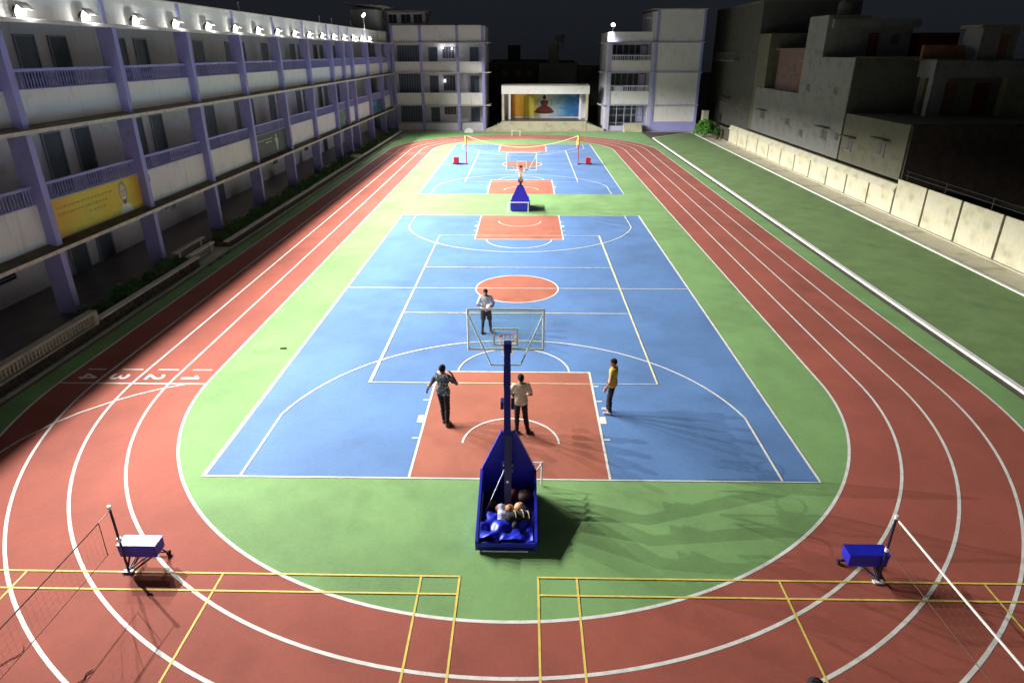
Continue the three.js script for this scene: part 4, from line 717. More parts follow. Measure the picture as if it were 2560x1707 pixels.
  const cords = []; for (let k = 0; k < 12; k++) { const a = k / 12 * 6.283, b = a + 0.52, c = a - 0.52; const q = (th, y, r) => [-0.06 + Math.cos(th) * r, y, bz - 0.39 + Math.sin(th) * r]; for (const e of [1, -1]) { cords.push(bar(q(a, 3.04, 0.225), q(a + e * 0.26, 2.88, 0.17), 0.006, 4), bar(q(a + e * 0.26, 2.88, 0.17), q(a + e * 0.52, 2.72, 0.135), 0.006, 4), bar(q(a + e * 0.52, 2.72, 0.135), q(a + e * 0.78, 2.60, 0.125), 0.006, 4)); } }
  add('hoop_net', cords, M.net, rm);
  add('mount', bx(-0.14, 0.04, 2.92, 3.16, bz + 0.01, 13.02), M.navy);
  return t;
}
M.glass = new THREE.MeshPhysicalMaterial({ color: lin(0.86, 0.92, 0.88), transmission: 1, thickness: 0, roughness: 0.03, ior: 1.5 });
const hoop = hoopStand();
const hoop2 = hoop.clone(); hoop2.name = numbered('basketball_stand'); hoop2.rotation.y = Math.PI; hoop2.position.set(0, 0, -0.55); hoop2.userData = { label: 'blue portable basketball stand between the two courts with its padded front showing', category: 'basketball hoop', group: 'portable basketball stands' }; scene.add(hoop2);
{ // the far stand has its own yellow padding on the arm
  const p = new THREE.Mesh(unify(beam([-0.045, 2.15, 14.0], [-0.055, 2.95, 13.12], 0.2, 0.22)), M.yellowpad); p.name = 'arm_pad'; p.castShadow = true; hoop2.add(p);
  // box cover closes its base
  const c = new THREE.Mesh(metres(unify(bx(-0.58, 0.58, 0.16, 0.62, 14.66, 16.48)), 1.2), M.royal); c.name = 'base_cover'; c.castShadow = true; hoop2.add(c);
}
// things lying in the near stand's base
function ballTex(base, seam) { return canvasTex(128, 64, (c, w, h) => { c.fillStyle = base; c.fillRect(0, 0, w, h); c.strokeStyle = seam; c.lineWidth = 2; for (const x of [0, 32, 64, 96]) { c.beginPath(); c.moveTo(x, 0); c.lineTo(x, h); c.stroke(); } c.beginPath(); c.moveTo(0, 32); c.lineTo(w, 32); c.stroke(); c.beginPath(); c.ellipse(16, 32, 12, 22, 0, 0, 7); c.stroke(); c.beginPath(); c.ellipse(80, 32, 12, 22, 0, 0, 7); c.stroke(); }); }
function ball(label, x, y, z, base, seam, r = 0.12, rot = 0) { const g = new THREE.SphereGeometry(r, 24, 16); g.rotateX(rot); g.rotateZ(rot * 0.7); g.translate(x, y, z); return single('basketball', label, 'ball', g, new THREE.MeshStandardMaterial({ map: ballTex(base, seam), roughness: 0.6 }), 'balls', true); }
ball('tan basketball lying in the stand base beside the black bag', 0.27, 0.43, 15.62, '#d9a878', '#4a3020', 0.12, 0.5);
ball('orange brown basketball lying in the stand base near the post', -0.16, 0.29, 15.52, '#8a4a22', '#20130c', 0.12, 1.1);
ball('pale orange basketball half buried under the bag straps', 0.05, 0.36, 15.60, '#c98a58', '#3a2416', 0.115, 2.0);
ball('dark red ball at the front of the stand base', 0.12, 0.28, 14.95, '#5a1712', '#200a08', 0.12, 0.9);
ball('dark brown ball in the left front corner of the stand base', -0.36, 0.28, 15.35, '#3a2418', '#120a06', 0.12, 0.2);
{
  // crumpled blue tarpaulin in the rear of the base
  const W = 40, D = 22, g = new THREE.PlaneGeometry(1.10, 0.78, W, D); g.rotateX(-Math.PI / 2); const p = g.attributes.position;
  for (let i = 0; i < p.count; i++) { const x = p.getX(i), z = p.getZ(i); const n = N(L9, 9, x * 0.55 + 0.3, z * 0.35 + 0.2) * 0.15 + N(L23, 23, x * 0.35 + z * 0.2, z * 0.12) * 0.06 + N(L61, 61, x * 0.3, z * 0.3) * 0.015; p.setY(i, 0.20 + n + (0.38 - z) * 0.08); }
  g.computeVertexNormals(); g.translate(0, 0, 16.10);
  single('tarpaulin', 'crumpled shiny blue tarpaulin in the rear of the stand base', 'tarpaulin', g, Object.assign(M.tarp = mat([0.018, 0.03, 0.58], { rough: 0.42, side: true }), {}));
  const sh = new THREE.PlaneGeometry(0.16, 0.34, 6, 10); sh.rotateX(-Math.PI / 2); const q = sh.attributes.position; for (let i = 0; i < q.count; i++) q.setY(i, 0.52 - Math.abs(q.getX(i)) * 0.3 - q.getZ(i) * 0.30 + 0.02 * Math.sin(q.getZ(i) * 30)); sh.computeVertexNormals(); sh.translate(-0.12, 0, 15.86);
  single('white_cloth', 'folded pale cloth draped over the blue tarpaulin', 'cloth', sh, mat([0.62, 0.64, 0.78], { rough: 0.8, side: true }));
  const b = thing('sports_bag', 'black sports bag with cream straps lying on the blue tarpaulin', 'bag', [0.22, 0.3, 15.9]);
  const body = new THREE.CapsuleGeometry(0.13, 0.34, 6, 14); body.rotateZ(Math.PI / 2); body.scale(1, 0.75, 1.0); body.rotateY(0.25); body.translate(0.24, 0.42, 15.90); part(b, 'body', body, M.black);
  part(b, 'flap', (() => { const f = new THREE.CapsuleGeometry(0.055, 0.2, 4, 10); f.rotateX(Math.PI / 2 - 0.25); f.translate(0.17, 0.39, 16.12); return f; })(), M.black);
  for (const [x, z] of [[0.14, 15.83], [0.30, 15.80], [0.42, 15.84]]) part(b, 'strap', tube([[x, 0.46, z - 0.05], [x + 0.02, 0.545, z + 0.04], [x + 0.05, 0.53, z + 0.13], [x + 0.06, 0.47, z + 0.19]], 0.012, 12, 5), M.strap);
  const k = thing('kit_bag', 'dark maroon kit bag slumped in the front of the stand base', 'bag', [0.36, 0.15, 15.05]);
  const kb = new THREE.SphereGeometry(0.17, 16, 12); kb.scale(1.0, 0.7, 1.2); kb.translate(0.38, 0.27, 15.0); part(k, 'body', kb, mat([0.05, 0.012, 0.014], { rough: 0.7 })); part(k, 'strap', tube([[0.28, 0.36, 14.95], [0.38, 0.44, 15.0], [0.48, 0.36, 15.05]], 0.012), M.black);
}
// ------------------------------------------------------------------ volleyball posts and net on the second court
{
  const zc = -34.72;
  for (const s of [-1, 1]) {
    const x = s * 5.15, t = thing('volleyball_post', s < 0 ? 'red volleyball post with yellow pad and weight box towards the long block' : 'red volleyball post with yellow pad and weight box towards the turf', 'net post', [x, 0, zc], 'volleyball posts');
    part(t, 'pole', bar([x, 0.05, zc], [x, 2.6, zc], 0.045, 12), M.redmetal);
    part(t, 'pad', [bar([x, 1.75, zc], [x, 2.52, zc], 0.10, 14)], M.yellowpad);
    part(t, 'foot_bar', bx(Math.min(x, s * 6.4), Math.max(x, s * 6.4), 0.02, 0.10, zc - 0.05, zc + 0.05), M.redmetal);
    part(t, 'weight_box', bx(s * 5.85, s * 6.3, 0.1, 0.62, zc - 0.28, zc + 0.28), M.redmetal); part(t, 'cross_foot', bx(x - 0.05, x + 0.05, 0.02, 0.09, zc - 0.35, zc + 0.35), M.redmetal);
    for (const e of [-0.2, 0.2]) { const w = new THREE.CylinderGeometry(0.06, 0.06, 0.05, 12); w.rotateX(Math.PI / 2); w.translate(s * 6.38, 0.06, zc + e); part(t, 'wheel', w, M.rubber); }
  }
  const t = thing('volleyball_net', 'sagging volleyball net with pale yellow top band between the red posts', 'net', [0, 0, zc]);
  const top = x => 1.53 + 1.0 * Math.pow(Math.abs(x) / 5.1, 1.9), bot = x => Math.max(0.62, 0.75 + 0.75 * Math.pow(Math.abs(x) / 5.1, 1.9));
  const pts = f => Array.from({ length: 33 }, (_, i) => { const x = -5.1 + i * 10.2 / 32; return [x, f(x), zc]; });
  const band = []; for (let i = 0; i < 32; i++) { const a = pts(top)[i], b = pts(top)[i + 1]; band.push(beam(a, b, 0.012, 0.075)); } part(t, 'top_band', band, M.band = mat([0.85, 0.70, 0.36], { rough: 0.7 }));
  part(t, 'bottom_cord', tube(pts(bot), 0.012, 64, 5), M.net);
  const cords = []; for (let i = 0; i <= 50; i++) { const x = -5.0 + i * 0.2; cords.push(bar([x, bot(x), zc], [x, top(x), zc], 0.0022, 3)); } for (let r = 1; r < 6; r++) cords.push(tube(pts(x => bot(x) + (top(x) - bot(x)) * r / 6), 0.0022, 48, 3));
  const o = part(t, 'netting', cords, M.net); o.userData.kind = 'stuff';
  for (const s of [-1, 1]) { const k = tube([[s * 5.12, 2.5, zc], [s * 4.95, 2.0, zc + 0.05], [s * 5.0, 1.5, zc]], 0.02, 16, 5); part(t, 'tension_strap', k, M.band); }
}
// ------------------------------------------------------------------ wheeled badminton posts and nets
function badmintonPost(label, x, s) {          // s: direction of the weight box along x
  const z = 17.24, t = thing('badminton_post', label, 'net post', [x, 0, z], 'wheeled badminton posts');
  part(t, 'pole', bar([x, 0.06, z], [x, 1.58, z - 0.0], 0.024, 10), M.navypost);
  part(t, 'pole_cap', bar([x, 1.55, z], [x, 1.63, z], 0.032, 10), M.whitemetal);
  part(t, 'collar', bar([x, 0.78, z], [x, 0.86, z], 0.042, 10), M.whitemetal);
  const bxg = poly([[-0.12, 0.34], [0.60, 0.34], [0.62, 0.40], [0.62, 0.60], [-0.14, 0.60]], 0.30, new THREE.Matrix4().makeScale(s, 1, 1).setPosition(x, 0, z - 0.36)); if (s < 0) { const ix = bxg.index; const p = bxg.attributes.position, n = bxg.attributes.normal; for (let i = 0; i < p.count; i += 3) { for (const A of [p, n]) { const a = [A.getX(i), A.getY(i), A.getZ(i)]; A.setXYZ(i, A.getX(i + 1), A.getY(i + 1), A.getZ(i + 1)); A.setXYZ(i + 1, ...a); } } }
  part(t, 'weight_box', bxg, M.royal);
  part(t, 'box_lid', bx(x + (s > 0 ? -0.15 : -0.63), x + (s > 0 ? 0.63 : 0.15), 0.602, 0.622, z - 0.37, z - 0.05), M.royal);
  part(t, 'frame', [bar([x, 0.1, z], [x, 0.36, z - 0.2], 0.02), bar([x, 0.05, z], [x + s * 0.22, 0.05, z - 0.55], 0.02), bar([x, 0.05, z], [x - s * 0.10, 0.05, z - 0.55], 0.02), bar([x + s * 0.55, 0.08, z - 0.5], [x - s * 0.10, 0.08, z - 0.5], 0.02), bar([x + s * 0.5, 0.1, z - 0.5], [x + s * 0.5, 0.36, z - 0.3], 0.02), bar([x, 0.1, z - 0.5], [x, 0.36, z - 0.3], 0.02)], M.navypost);
  for (const [dx, dz] of [[0.56, -0.5], [-0.1, -0.52]]) { const w = new THREE.CylinderGeometry(0.055, 0.055, 0.04, 12); w.rotateZ(Math.PI / 2); w.translate(x + s * dx, 0.056, z + dz); part(t, 'wheel', w, M.rubber); }
  part(t, 'foot', [bx(x - 0.10, x + 0.10, 0.02, 0.05, z - 0.03, z + 0.06)], s > 0 ? M.navypost : M.whitemetal);
}
M.navypost = mat([0.018, 0.014, 0.05], { rough: 0.45 });
badmintonPost('navy badminton post on a blue wheeled weight box, standing on the long block side', -7.52, 1);
badmintonPost('navy badminton post on a blue wheeled weight box, standing on the turf side', 7.28, -1);
function badmintonNet(label, x, x2, white) {
  const z0 = 17.3, z1 = 23.3, t = thing('badminton_net', label, 'net', [x, 0, 17.24]);
  const X = z => x + (x2 - x) * (z - z0) / (z1 - z0), top = z => 1.54 - 0.05 * Math.sin((z - z0) / (z1 - z0) * Math.PI), bot = z => 0.80 - 0.03 * Math.sin((z - z0) / (z1 - z0) * Math.PI);
  const seq = (f, a = z0, b = z1) => Array.from({ length: 13 }, (_, i) => { const z = a + (b - a) * i / 12; return [X(z), f(z), z]; });
  const zs = white ? z0 : z0 + 0.32;
  if (white) { const b = seq(top), g = []; for (let i = 0; i < 12; i++) g.push(beam(b[i], b[i + 1], 0.014, 0.045)); part(t, 'top_tape', g, M.white); } else { part(t, 'top_cord', tube(seq(top, zs), 0.012, 40, 5), M.netdark); part(t, 'tie', bar([X(z0), 1.55, z0 - 0.05], [X(zs), top(zs), zs], 0.008), M.net); part(t, 'end_cord', bar([X(zs), top(zs), zs], [X(zs + 0.05), bot(zs), zs + 0.02], 0.008), M.netdark); }
  part(t, 'bottom_cord', tube(seq(bot, zs), 0.007, 40, 5), M.netdark);
  const c = []; for (let z = zs + 0.1; z < z1; z += 0.12) c.push(bar([X(z), bot(z), z], [X(z), top(z), z], 0.0012, 3)); for (let r = 1; r < 6; r++) c.push(tube(seq(z => bot(z) + (top(z) - bot(z)) * r / 6, zs), 0.0012, 20, 3));
  const o = part(t, 'netting', c, M.netdark); o.userData.kind = 'stuff';
}
badmintonNet('thin dark badminton net strung towards the near side of the long block', -7.5, -7.7, false);
badmintonNet('badminton net with a white top tape strung on the turf side', 7.30, 7.6, true);
// ------------------------------------------------------------------ small things on the ground
{
  const t = thing('slipper', 'small dark slipper lying on the green surround by the first lane', 'slipper', [-8.1, 0, 6.5]);
  const s = new THREE.CapsuleGeometry(0.045, 0.16, 4, 10); s.rotateZ(Math.PI / 2); s.scale(1, 0.35, 1); s.translate(-8.1, 0.02, 6.5); part(t, 'sole', s, M.rubber); part(t, 'strap', tube([[-8.06, 0.03, 6.45], [-8.04, 0.06, 6.5], [-8.06, 0.03, 6.55]], 0.008, 10, 5), M.black);
  const b = thing('small_bag', 'small black bag lying on the red track inside the yellow lines', 'bag', [5.12, 0, 19.6]);
  const g = new THREE.SphereGeometry(0.15, 16, 12); g.scale(0.95, 0.6, 1.0); g.translate(5.12, 0.09, 19.62); part(b, 'body', g, M.black); part(b, 'handle', tube([[5.04, 0.16, 19.6], [5.1, 0.24, 19.6], [5.2, 0.16, 19.62]], 0.012), M.black);
  single('cord', 'short dark cord lying on the red track near the badminton net', 'cord', tube([[-8.36, 0.018, 19.05], [-8.30, 0.018, 19.15], [-8.33, 0.018, 19.24], [-8.42, 0.018, 19.34], [-8.52, 0.018, 19.5]], 0.007, 24, 5), M.black);
  single('strap', 'black strap lying folded on the red track near the badminton net', 'strap', [tube([[-6.86, 0.022, 19.5], [-6.92, 0.022, 19.58], [-6.90, 0.022, 19.68], [-6.98, 0.022, 19.78]], 0.010, 20, 6)], M.black);
}
// ------------------------------------------------------------------ people
function surfaceNets(f, lo, hi, cell) {
  const n = [0, 1, 2].map(i => Math.ceil((hi[i] - lo[i]) / cell) + 1), [nx, ny, nz] = n, val = new Float32Array(nx * ny * nz);
  let i = 0; for (let z = 0; z < nz; z++) for (let y = 0; y < ny; y++) for (let x = 0; x < nx; x++) val[i++] = f(lo[0] + x * cell, lo[1] + y * cell, lo[2] + z * cell);
  const at = (x, y, z) => val[(z * ny + y) * nx + x], map = new Int32Array(nx * ny * nz).fill(-1), pos = [], idx = [];
  for (let z = 0; z < nz - 1; z++) for (let y = 0; y < ny - 1; y++) for (let x = 0; x < nx - 1; x++) {
    let c = 0, sx = 0, sy = 0, sz = 0; const v = [];
    for (let k = 0; k < 8; k++) v.push(at(x + (k & 1), y + (k >> 1 & 1), z + (k >> 2)));
    for (let a = 0; a < 8; a++) for (const b of [1, 2, 4]) if (!(a & b)) { const o = a | b; if (v[a] < 0 !== v[o] < 0) { const t = v[a] / (v[a] - v[o]); sx += (a & 1) + (b === 1 ? t : 0); sy += (a >> 1 & 1) + (b === 2 ? t : 0); sz += (a >> 2) + (b === 4 ? t : 0); c++; } }
    if (c) { map[(z * ny + y) * nx + x] = pos.length / 3; pos.push(lo[0] + (x + sx / c) * cell, lo[1] + (y + sy / c) * cell, lo[2] + (z + sz / c) * cell); }
  }
  const M3 = (x, y, z) => map[(z * ny + y) * nx + x], quad = (a, b, c, d, flip) => { if (a < 0 || b < 0 || c < 0 || d < 0) return; flip ? idx.push(a, c, b, a, d, c) : idx.push(a, b, c, a, c, d); };
  for (let z = 1; z < nz - 1; z++) for (let y = 1; y < ny - 1; y++) for (let x = 1; x < nx - 1; x++) {
    const s = at(x, y, z) < 0;
    if (s !== at(x + 1, y, z) < 0) quad(M3(x, y - 1, z - 1), M3(x, y, z - 1), M3(x, y, z), M3(x, y - 1, z), !s);
    if (s !== at(x, y + 1, z) < 0) quad(M3(x - 1, y, z - 1), M3(x - 1, y, z), M3(x, y, z), M3(x, y, z - 1), !s);
    if (s !== at(x, y, z + 1) < 0) quad(M3(x - 1, y - 1, z), M3(x, y - 1, z), M3(x, y, z), M3(x - 1, y, z), !s);
  }
  const nor = new Float32Array(pos.length), e = cell * 0.5;
  for (let k = 0; k < pos.length; k += 3) { const [x, y, z] = [pos[k], pos[k + 1], pos[k + 2]]; const gx = f(x + e, y, z) - f(x - e, y, z), gy = f(x, y + e, z) - f(x, y - e, z), gz = f(x, y, z + e) - f(x, y, z - e), l = Math.hypot(gx, gy, gz) || 1; nor[k] = gx / l; nor[k + 1] = gy / l; nor[k + 2] = gz / l; }
  const g = new THREE.BufferGeometry(); g.setAttribute('position', new THREE.Float32BufferAttribute(pos, 3)); g.setAttribute('normal', new THREE.BufferAttribute(nor, 3)); g.setAttribute('uv', new THREE.BufferAttribute(new Float32Array(pos.length / 3 * 2), 2)); g.setIndex(idx); return g;
}
const smin = (a, b, k) => { const h = Math.max(k - Math.abs(a - b), 0) / k; return Math.min(a, b) - h * h * k * 0.25; };
function cap(x, y, z, a, b, ra, rb) { const bxx = b[0] - a[0], by = b[1] - a[1], bz = b[2] - a[2], px = x - a[0], py = y - a[1], pz = z - a[2]; const t = Math.min(1, Math.max(0, (px * bxx + py * by + pz * bz) / (bxx * bxx + by * by + bz * bz + 1e-9))); return Math.hypot(px - bxx * t, py - by * t, pz - bz * t) - (ra + (rb - ra) * t); }
const mixp = (a, b, t) => a.map((v, i) => v + (b[i] - v) * t);
function hand(wrist, dir, palmN, side, curl) {        // palm and five fingers, own fine grid
  const d = V(...dir).normalize(), n = V(...palmN); n.addScaledVector(d, -n.dot(d)).normalize(); const u = d.clone().cross(n).multiplyScalar(side).normalize();
  const P = (a, b, c) => { const v = V(...wrist).addScaledVector(d, a).addScaledVector(u, b).addScaledVector(n, c); return [v.x, v.y, v.z]; };
  const bones = [[P(-0.02, 0, 0), P(0.03, 0, 0), 0.026, 0.027], [P(0.02, -0.02, 0), P(0.075, -0.026, 0), 0.018, 0.016], [P(0.02, 0.018, 0), P(0.078, 0.022, 0), 0.018, 0.016]];
  [[-0.034, 0.070], [-0.012, 0.080], [0.011, 0.075], [0.032, 0.058]].forEach(([b, l]) => { let p = P(0.082, b, 0), a = 0; for (let k = 0; k < 3; k++) { a += curl; const s = l * [0.42, 0.32, 0.26][k]; const v = V(...p).addScaledVector(d, Math.cos(a) * s).addScaledVector(n, Math.sin(a) * s); const q = [v.x, v.y, v.z]; bones.push([p, q, 0.0095 - k * 0.0006, 0.0088 - k * 0.0006]); p = q; } });
  bones.push([P(0.02, -0.03, 0.005), P(0.05, -0.056, 0.018), 0.013, 0.011], [P(0.05, -0.056, 0.018), P(0.082, -0.058, 0.032), 0.0105, 0.009]);
  const lo = [1e9, 1e9, 1e9], hi = [-1e9, -1e9, -1e9]; for (const b of bones) for (const q of [b[0], b[1]]) for (let k = 0; k < 3; k++) { lo[k] = Math.min(lo[k], q[k] - 0.045); hi[k] = Math.max(hi[k], q[k] + 0.045); }
  return surfaceNets((x, y, z) => { let m = 1; for (const b of bones) m = smin(m, cap(x, y, z, b[0], b[1], b[2], b[3]), 0.006); return m; }, lo, hi, 0.0045);
}
/* o: position, turn, height scale, joints for arms and legs (left = +x when facing +z), clothes */
function person(label, o) {
  const t = thing('person', label, 'person', [o.pos[0], 0.012, o.pos[1]]);
  const S = o.s ?? 1, J = o.j, k = 0.045;
  const sh = s => [s * 0.185, 1.40, 0], hip = s => [s * 0.09, 0.92, 0];
  const side = [['L', 1], ['R', -1]], head = o.head ?? [0, 1.605, 0.025];
  const torso = (x, y, z, e) => { const zz = z * 1.22; let m = cap(x, y, zz, [-0.10, 1.34, 0], [0.10, 1.34, 0], 0.10 + e, 0.10 + e); m = smin(m, cap(x, y, zz, [0, 1.36, 0], [0, 1.12, 0.01], 0.135 + e, 0.125 + e), 0.08); m = smin(m, cap(x, y, zz, [-0.05, 0.97, 0], [0.05, 0.97, 0], 0.125 + e, 0.125 + e), 0.10); m = smin(m, cap(x, y, zz, [-0.14, 1.415, 0], [0.14, 1.415, 0], 0.06 + e, 0.06 + e), 0.06); return m; };
  const arm = (x, y, z, q, s, e, upTo = 2) => { let m = cap(x, y, z, sh(s), J['elbow' + q], 0.056 + e, 0.042 + e); if (upTo > 1) m = smin(m, cap(x, y, z, J['elbow' + q], J['wrist' + q], 0.042 + e, 0.028 + e), 0.02); return m; };
  const leg = (x, y, z, q, s, e) => smin(cap(x, y, z, hip(s), J['knee' + q], 0.088 + e, 0.058 + e), smin(cap(x, y, z, J['knee' + q], mixp(J['knee' + q], J['ankle' + q], 0.35), 0.057 + e, 0.058 + e), cap(x, y, z, mixp(J['knee' + q], J['ankle' + q], 0.35), J['ankle' + q], 0.058 + e, 0.038 + e), 0.02), 0.02);
  const foot = (x, y, z, q, e) => smin(cap(x, y, z, [J['ankle' + q][0], 0.05, J['ankle' + q][2]], J['toe' + q], 0.045 + e, 0.034 + e), cap(x, y, z, J['ankle' + q], [J['ankle' + q][0], 0.05, J['ankle' + q][2] - 0.02], 0.04 + e, 0.045 + e), 0.02);
  const body = (x, y, z) => { let m = torso(x, y, z, 0); m = smin(m, cap(x, y, z, [0, 1.42, -0.01], [head[0] * 0.8, 1.53, head[2] * 0.5], 0.062, 0.055), 0.04); for (const [q, s] of side) { m = smin(m, arm(x, y, z, q, s, 0), 0.03); m = smin(m, leg(x, y, z, q, s, 0), 0.03); m = smin(m, foot(x, y, z, q, 0), 0.015); } return m; };
  let lo = [-0.35, -0.02, -0.35], hi = [0.35, 1.6, 0.35]; for (const p of Object.values(J)) for (let i = 0; i < 3; i++) { if (typeof p[i] !== 'number') continue; lo[i] = Math.min(lo[i], p[i] - 0.12); hi[i] = Math.max(hi[i], p[i] + 0.12); }
  lo[1] = -0.03;
  const HY = o.nod ?? 0, cy = Math.cos(o.headTurn ?? 0), sy = Math.sin(o.headTurn ?? 0);
  const H3 = (x, y, z) => { const dx = x - head[0], dy = y - head[1], dz = z - head[2]; const a = cy * dx - sy * dz, b = sy * dx + cy * dz; return [a, Math.cos(HY) * dy + Math.sin(HY) * b, -Math.sin(HY) * dy + Math.cos(HY) * b]; };
  const ell = (p, c, r) => { const q = [(p[0] - c[0]) / r[0], (p[1] - c[1]) / r[1], (p[2] - c[2]) / r[2]], l = Math.hypot(...q); return (l - 1) * Math.min(...r); };
  const skull = (p, e) => smin(ell(p, [0, 0.02, -0.012], [0.076 + e, 0.098 + e, 0.096 + e]), ell(p, [0, -0.055, 0.028], [0.052 + e, 0.066 + e, 0.058 + e]), 0.03);
  const headF = (x, y, z) => { const p = H3(x, y, z); let m = skull(p, 0); m = smin(m, cap(...p, [0, 0.012, 0.086], [0, -0.026, 0.104], 0.008, 0.014), 0.012); for (const s of [-1, 1]) { m = Math.max(m, -ell(p, [s * 0.030, 0.004, 0.092], [0.017, 0.011, 0.016])); m = smin(m, ell(p, [s * 0.079, -0.012, -0.004], [0.011, 0.031, 0.019]), 0.006); m = smin(m, ell(p, [s * 0.03, 0.024, 0.079], [0.02, 0.006, 0.009]), 0.006); } m = smin(m, ell(p, [0, -0.060, 0.082], [0.024, 0.007, 0.010]), 0.005); m = smin(m, cap(x, y, z, [head[0] * 0.9, 1.46, -0.005], [head[0], head[1] - 0.06, head[2] - 0.02], 0.054, 0.052), 0.02); return m; };
  const geos = [surfaceNets(body, lo, hi, 0.0145), surfaceNets(headF, [head[0] - 0.13, 1.44, head[2] - 0.15], [head[0] + 0.13, head[1] + 0.15, head[2] + 0.15], 0.0065)];
  for (const [q, s] of side) geos.push(hand(J['wrist' + q], J['hand' + q].d, J['hand' + q].n, J['hand' + q].side ?? s, J['hand' + q].curl ?? 0.35));
  const fin = (name, g, m, parent) => { const a = unify(g); a.rotateY(o.turn); a.scale(S * 0.94, S, S * 0.94); metres(a, m.userData.tile || 1); const b = new THREE.Mesh(a, m); b.castShadow = b.receiveShadow = true; b.name = name; (parent || t).add(b); return b; };
  const bd = fin('body', geos, o.skin);
  // clothes follow the body a little way outside it
  const c = o.shirt, hemY = c.hem ?? 0.90;
  fin('shirt', surfaceNets((x, y, z) => { const flare = Math.max(0, 1.15 - y) * 0.05, wob = 0.006 * Math.sin(y * 38 + x * 12) * Math.max(0, Math.sin(z * 20 + x * 17)); let m = torso(x, y, z, 0.020 + flare + wob); if (c.sleeve > 0) for (const [q, s] of side) { const e = mixp(sh(s), J['elbow' + q], c.sleeve); m = smin(m, cap(x, y, z, sh(s), e, 0.074, 0.068), 0.03); const d = mixp(sh(s), J['elbow' + q], c.sleeve + 0.02); } m = Math.max(m, hemY + 0.015 * Math.sin(x * 14) - y, y - (1.475 - 0.05 * Math.max(0, z * 6))); m = Math.max(m, -(cap(x, y, z, [0, 1.40, 0.0], [0, 1.6, 0.03], 0.072, 0.085))); return m; }, [lo[0], 0.82, lo[2]], [hi[0], 1.52, hi[2]], 0.0135), c.m);
  const p = o.pants;
  fin('trousers', surfaceNets((x, y, z) => { const w = 0.005 * Math.sin(y * 55 + z * 20); let m = torso(x, y, z, 0.012); m = Math.max(m, 0.86 - y); for (const [q, s] of side) { let l = leg(x, y, z, q, s, p.loose + w); l = Math.max(l, (p.short ? J['knee' + q][1] + p.short : 0.075) - y); m = smin(m, l, 0.02); } return Math.max(m, y - 0.99); }, lo, [hi[0], 1.02, hi[2]], 0.0135), p.m);
  if (o.socks) fin('leggings', surfaceNets((x, y, z) => { let m = 1; for (const [q, s] of side) m = Math.min(m, leg(x, y, z, q, s, 0.006)); return Math.max(m, y - 0.62, 0.12 - y); }, lo, [hi[0], 0.66, hi[2]], 0.0135), o.socks);
  const sm = o.shoes ?? M.black;
  for (const [q, s] of side) fin('shoe', surfaceNets((x, y, z) => Math.max(foot(x, y, z, q, 0.010), 0.004 - y + 0 * x, y - 0.115), [J['ankle' + q][0] - 0.2, -0.03, J['ankle' + q][2] - 0.25], [J['ankle' + q][0] + 0.2, 0.16, J['ankle' + q][2] + 0.32], 0.011), sm);
  fin('hair', surfaceNets((x, y, z) => { const q = H3(x, y, z); const m = skull(q, 0.011 + 0.004 * Math.sin(q[0] * 90) * Math.sin(q[2] * 80)); return Math.max(m, -(q[1] - 0.036 + Math.max(0, -(q[2] - 0.045)) * 0.95) , -m - 0.03); }, [head[0] - 0.14, head[1] - 0.16, head[2] - 0.17], [head[0] + 0.14, head[1] + 0.16, head[2] + 0.17], 0.0065), o.hair ?? M.hair);
  const eyes = []; for (const s of [-1, 1]) { const g = new THREE.SphereGeometry(0.010, 10, 8); const l = [s * 0.030, 0.004, 0.081]; const dy = Math.cos(HY) * l[1] - Math.sin(HY) * l[2], dz0 = Math.sin(HY) * l[1] + Math.cos(HY) * l[2]; const dx = cy * l[0] + sy * dz0, dz = -sy * l[0] + cy * dz0; g.translate(head[0] + dx, head[1] + dy, head[2] + dz); fin('eye', g, M.eye); }
  return t;
}
M.hair = mat([0.008, 0.007, 0.007], { rough: 0.95 }); M.eye = mat([0.05, 0.04, 0.035], { rough: 0.2 });
const skinA = mat([0.20, 0.10, 0.058], { rough: 0.6 }), skinB = mat([0.30, 0.16, 0.095], { rough: 0.6 });
const teeTex = canvasTex(256, 256, (c, w, h) => { c.fillStyle = '#3a4652'; c.fillRect(0, 0, w, h); srand(44); for (let i = 0; i < 180; i++) { c.fillStyle = ['#8f9cab', '#222a34', '#56646f', '#1c2026', '#a9b3bb'][Math.floor(rnd() * 5)]; c.beginPath(); c.ellipse(rnd() * w, rnd() * h, R(3, 16), R(3, 12), R(0, 3), 0, 7); c.fill(); } }); teeTex.wrapS = teeTex.wrapT = THREE.RepeatWrapping;
const cloth = (r, g, b, o = {}) => mat([r, g, b], { map: T_cloth, tile: 0.6, rough: 0.9, ...o });
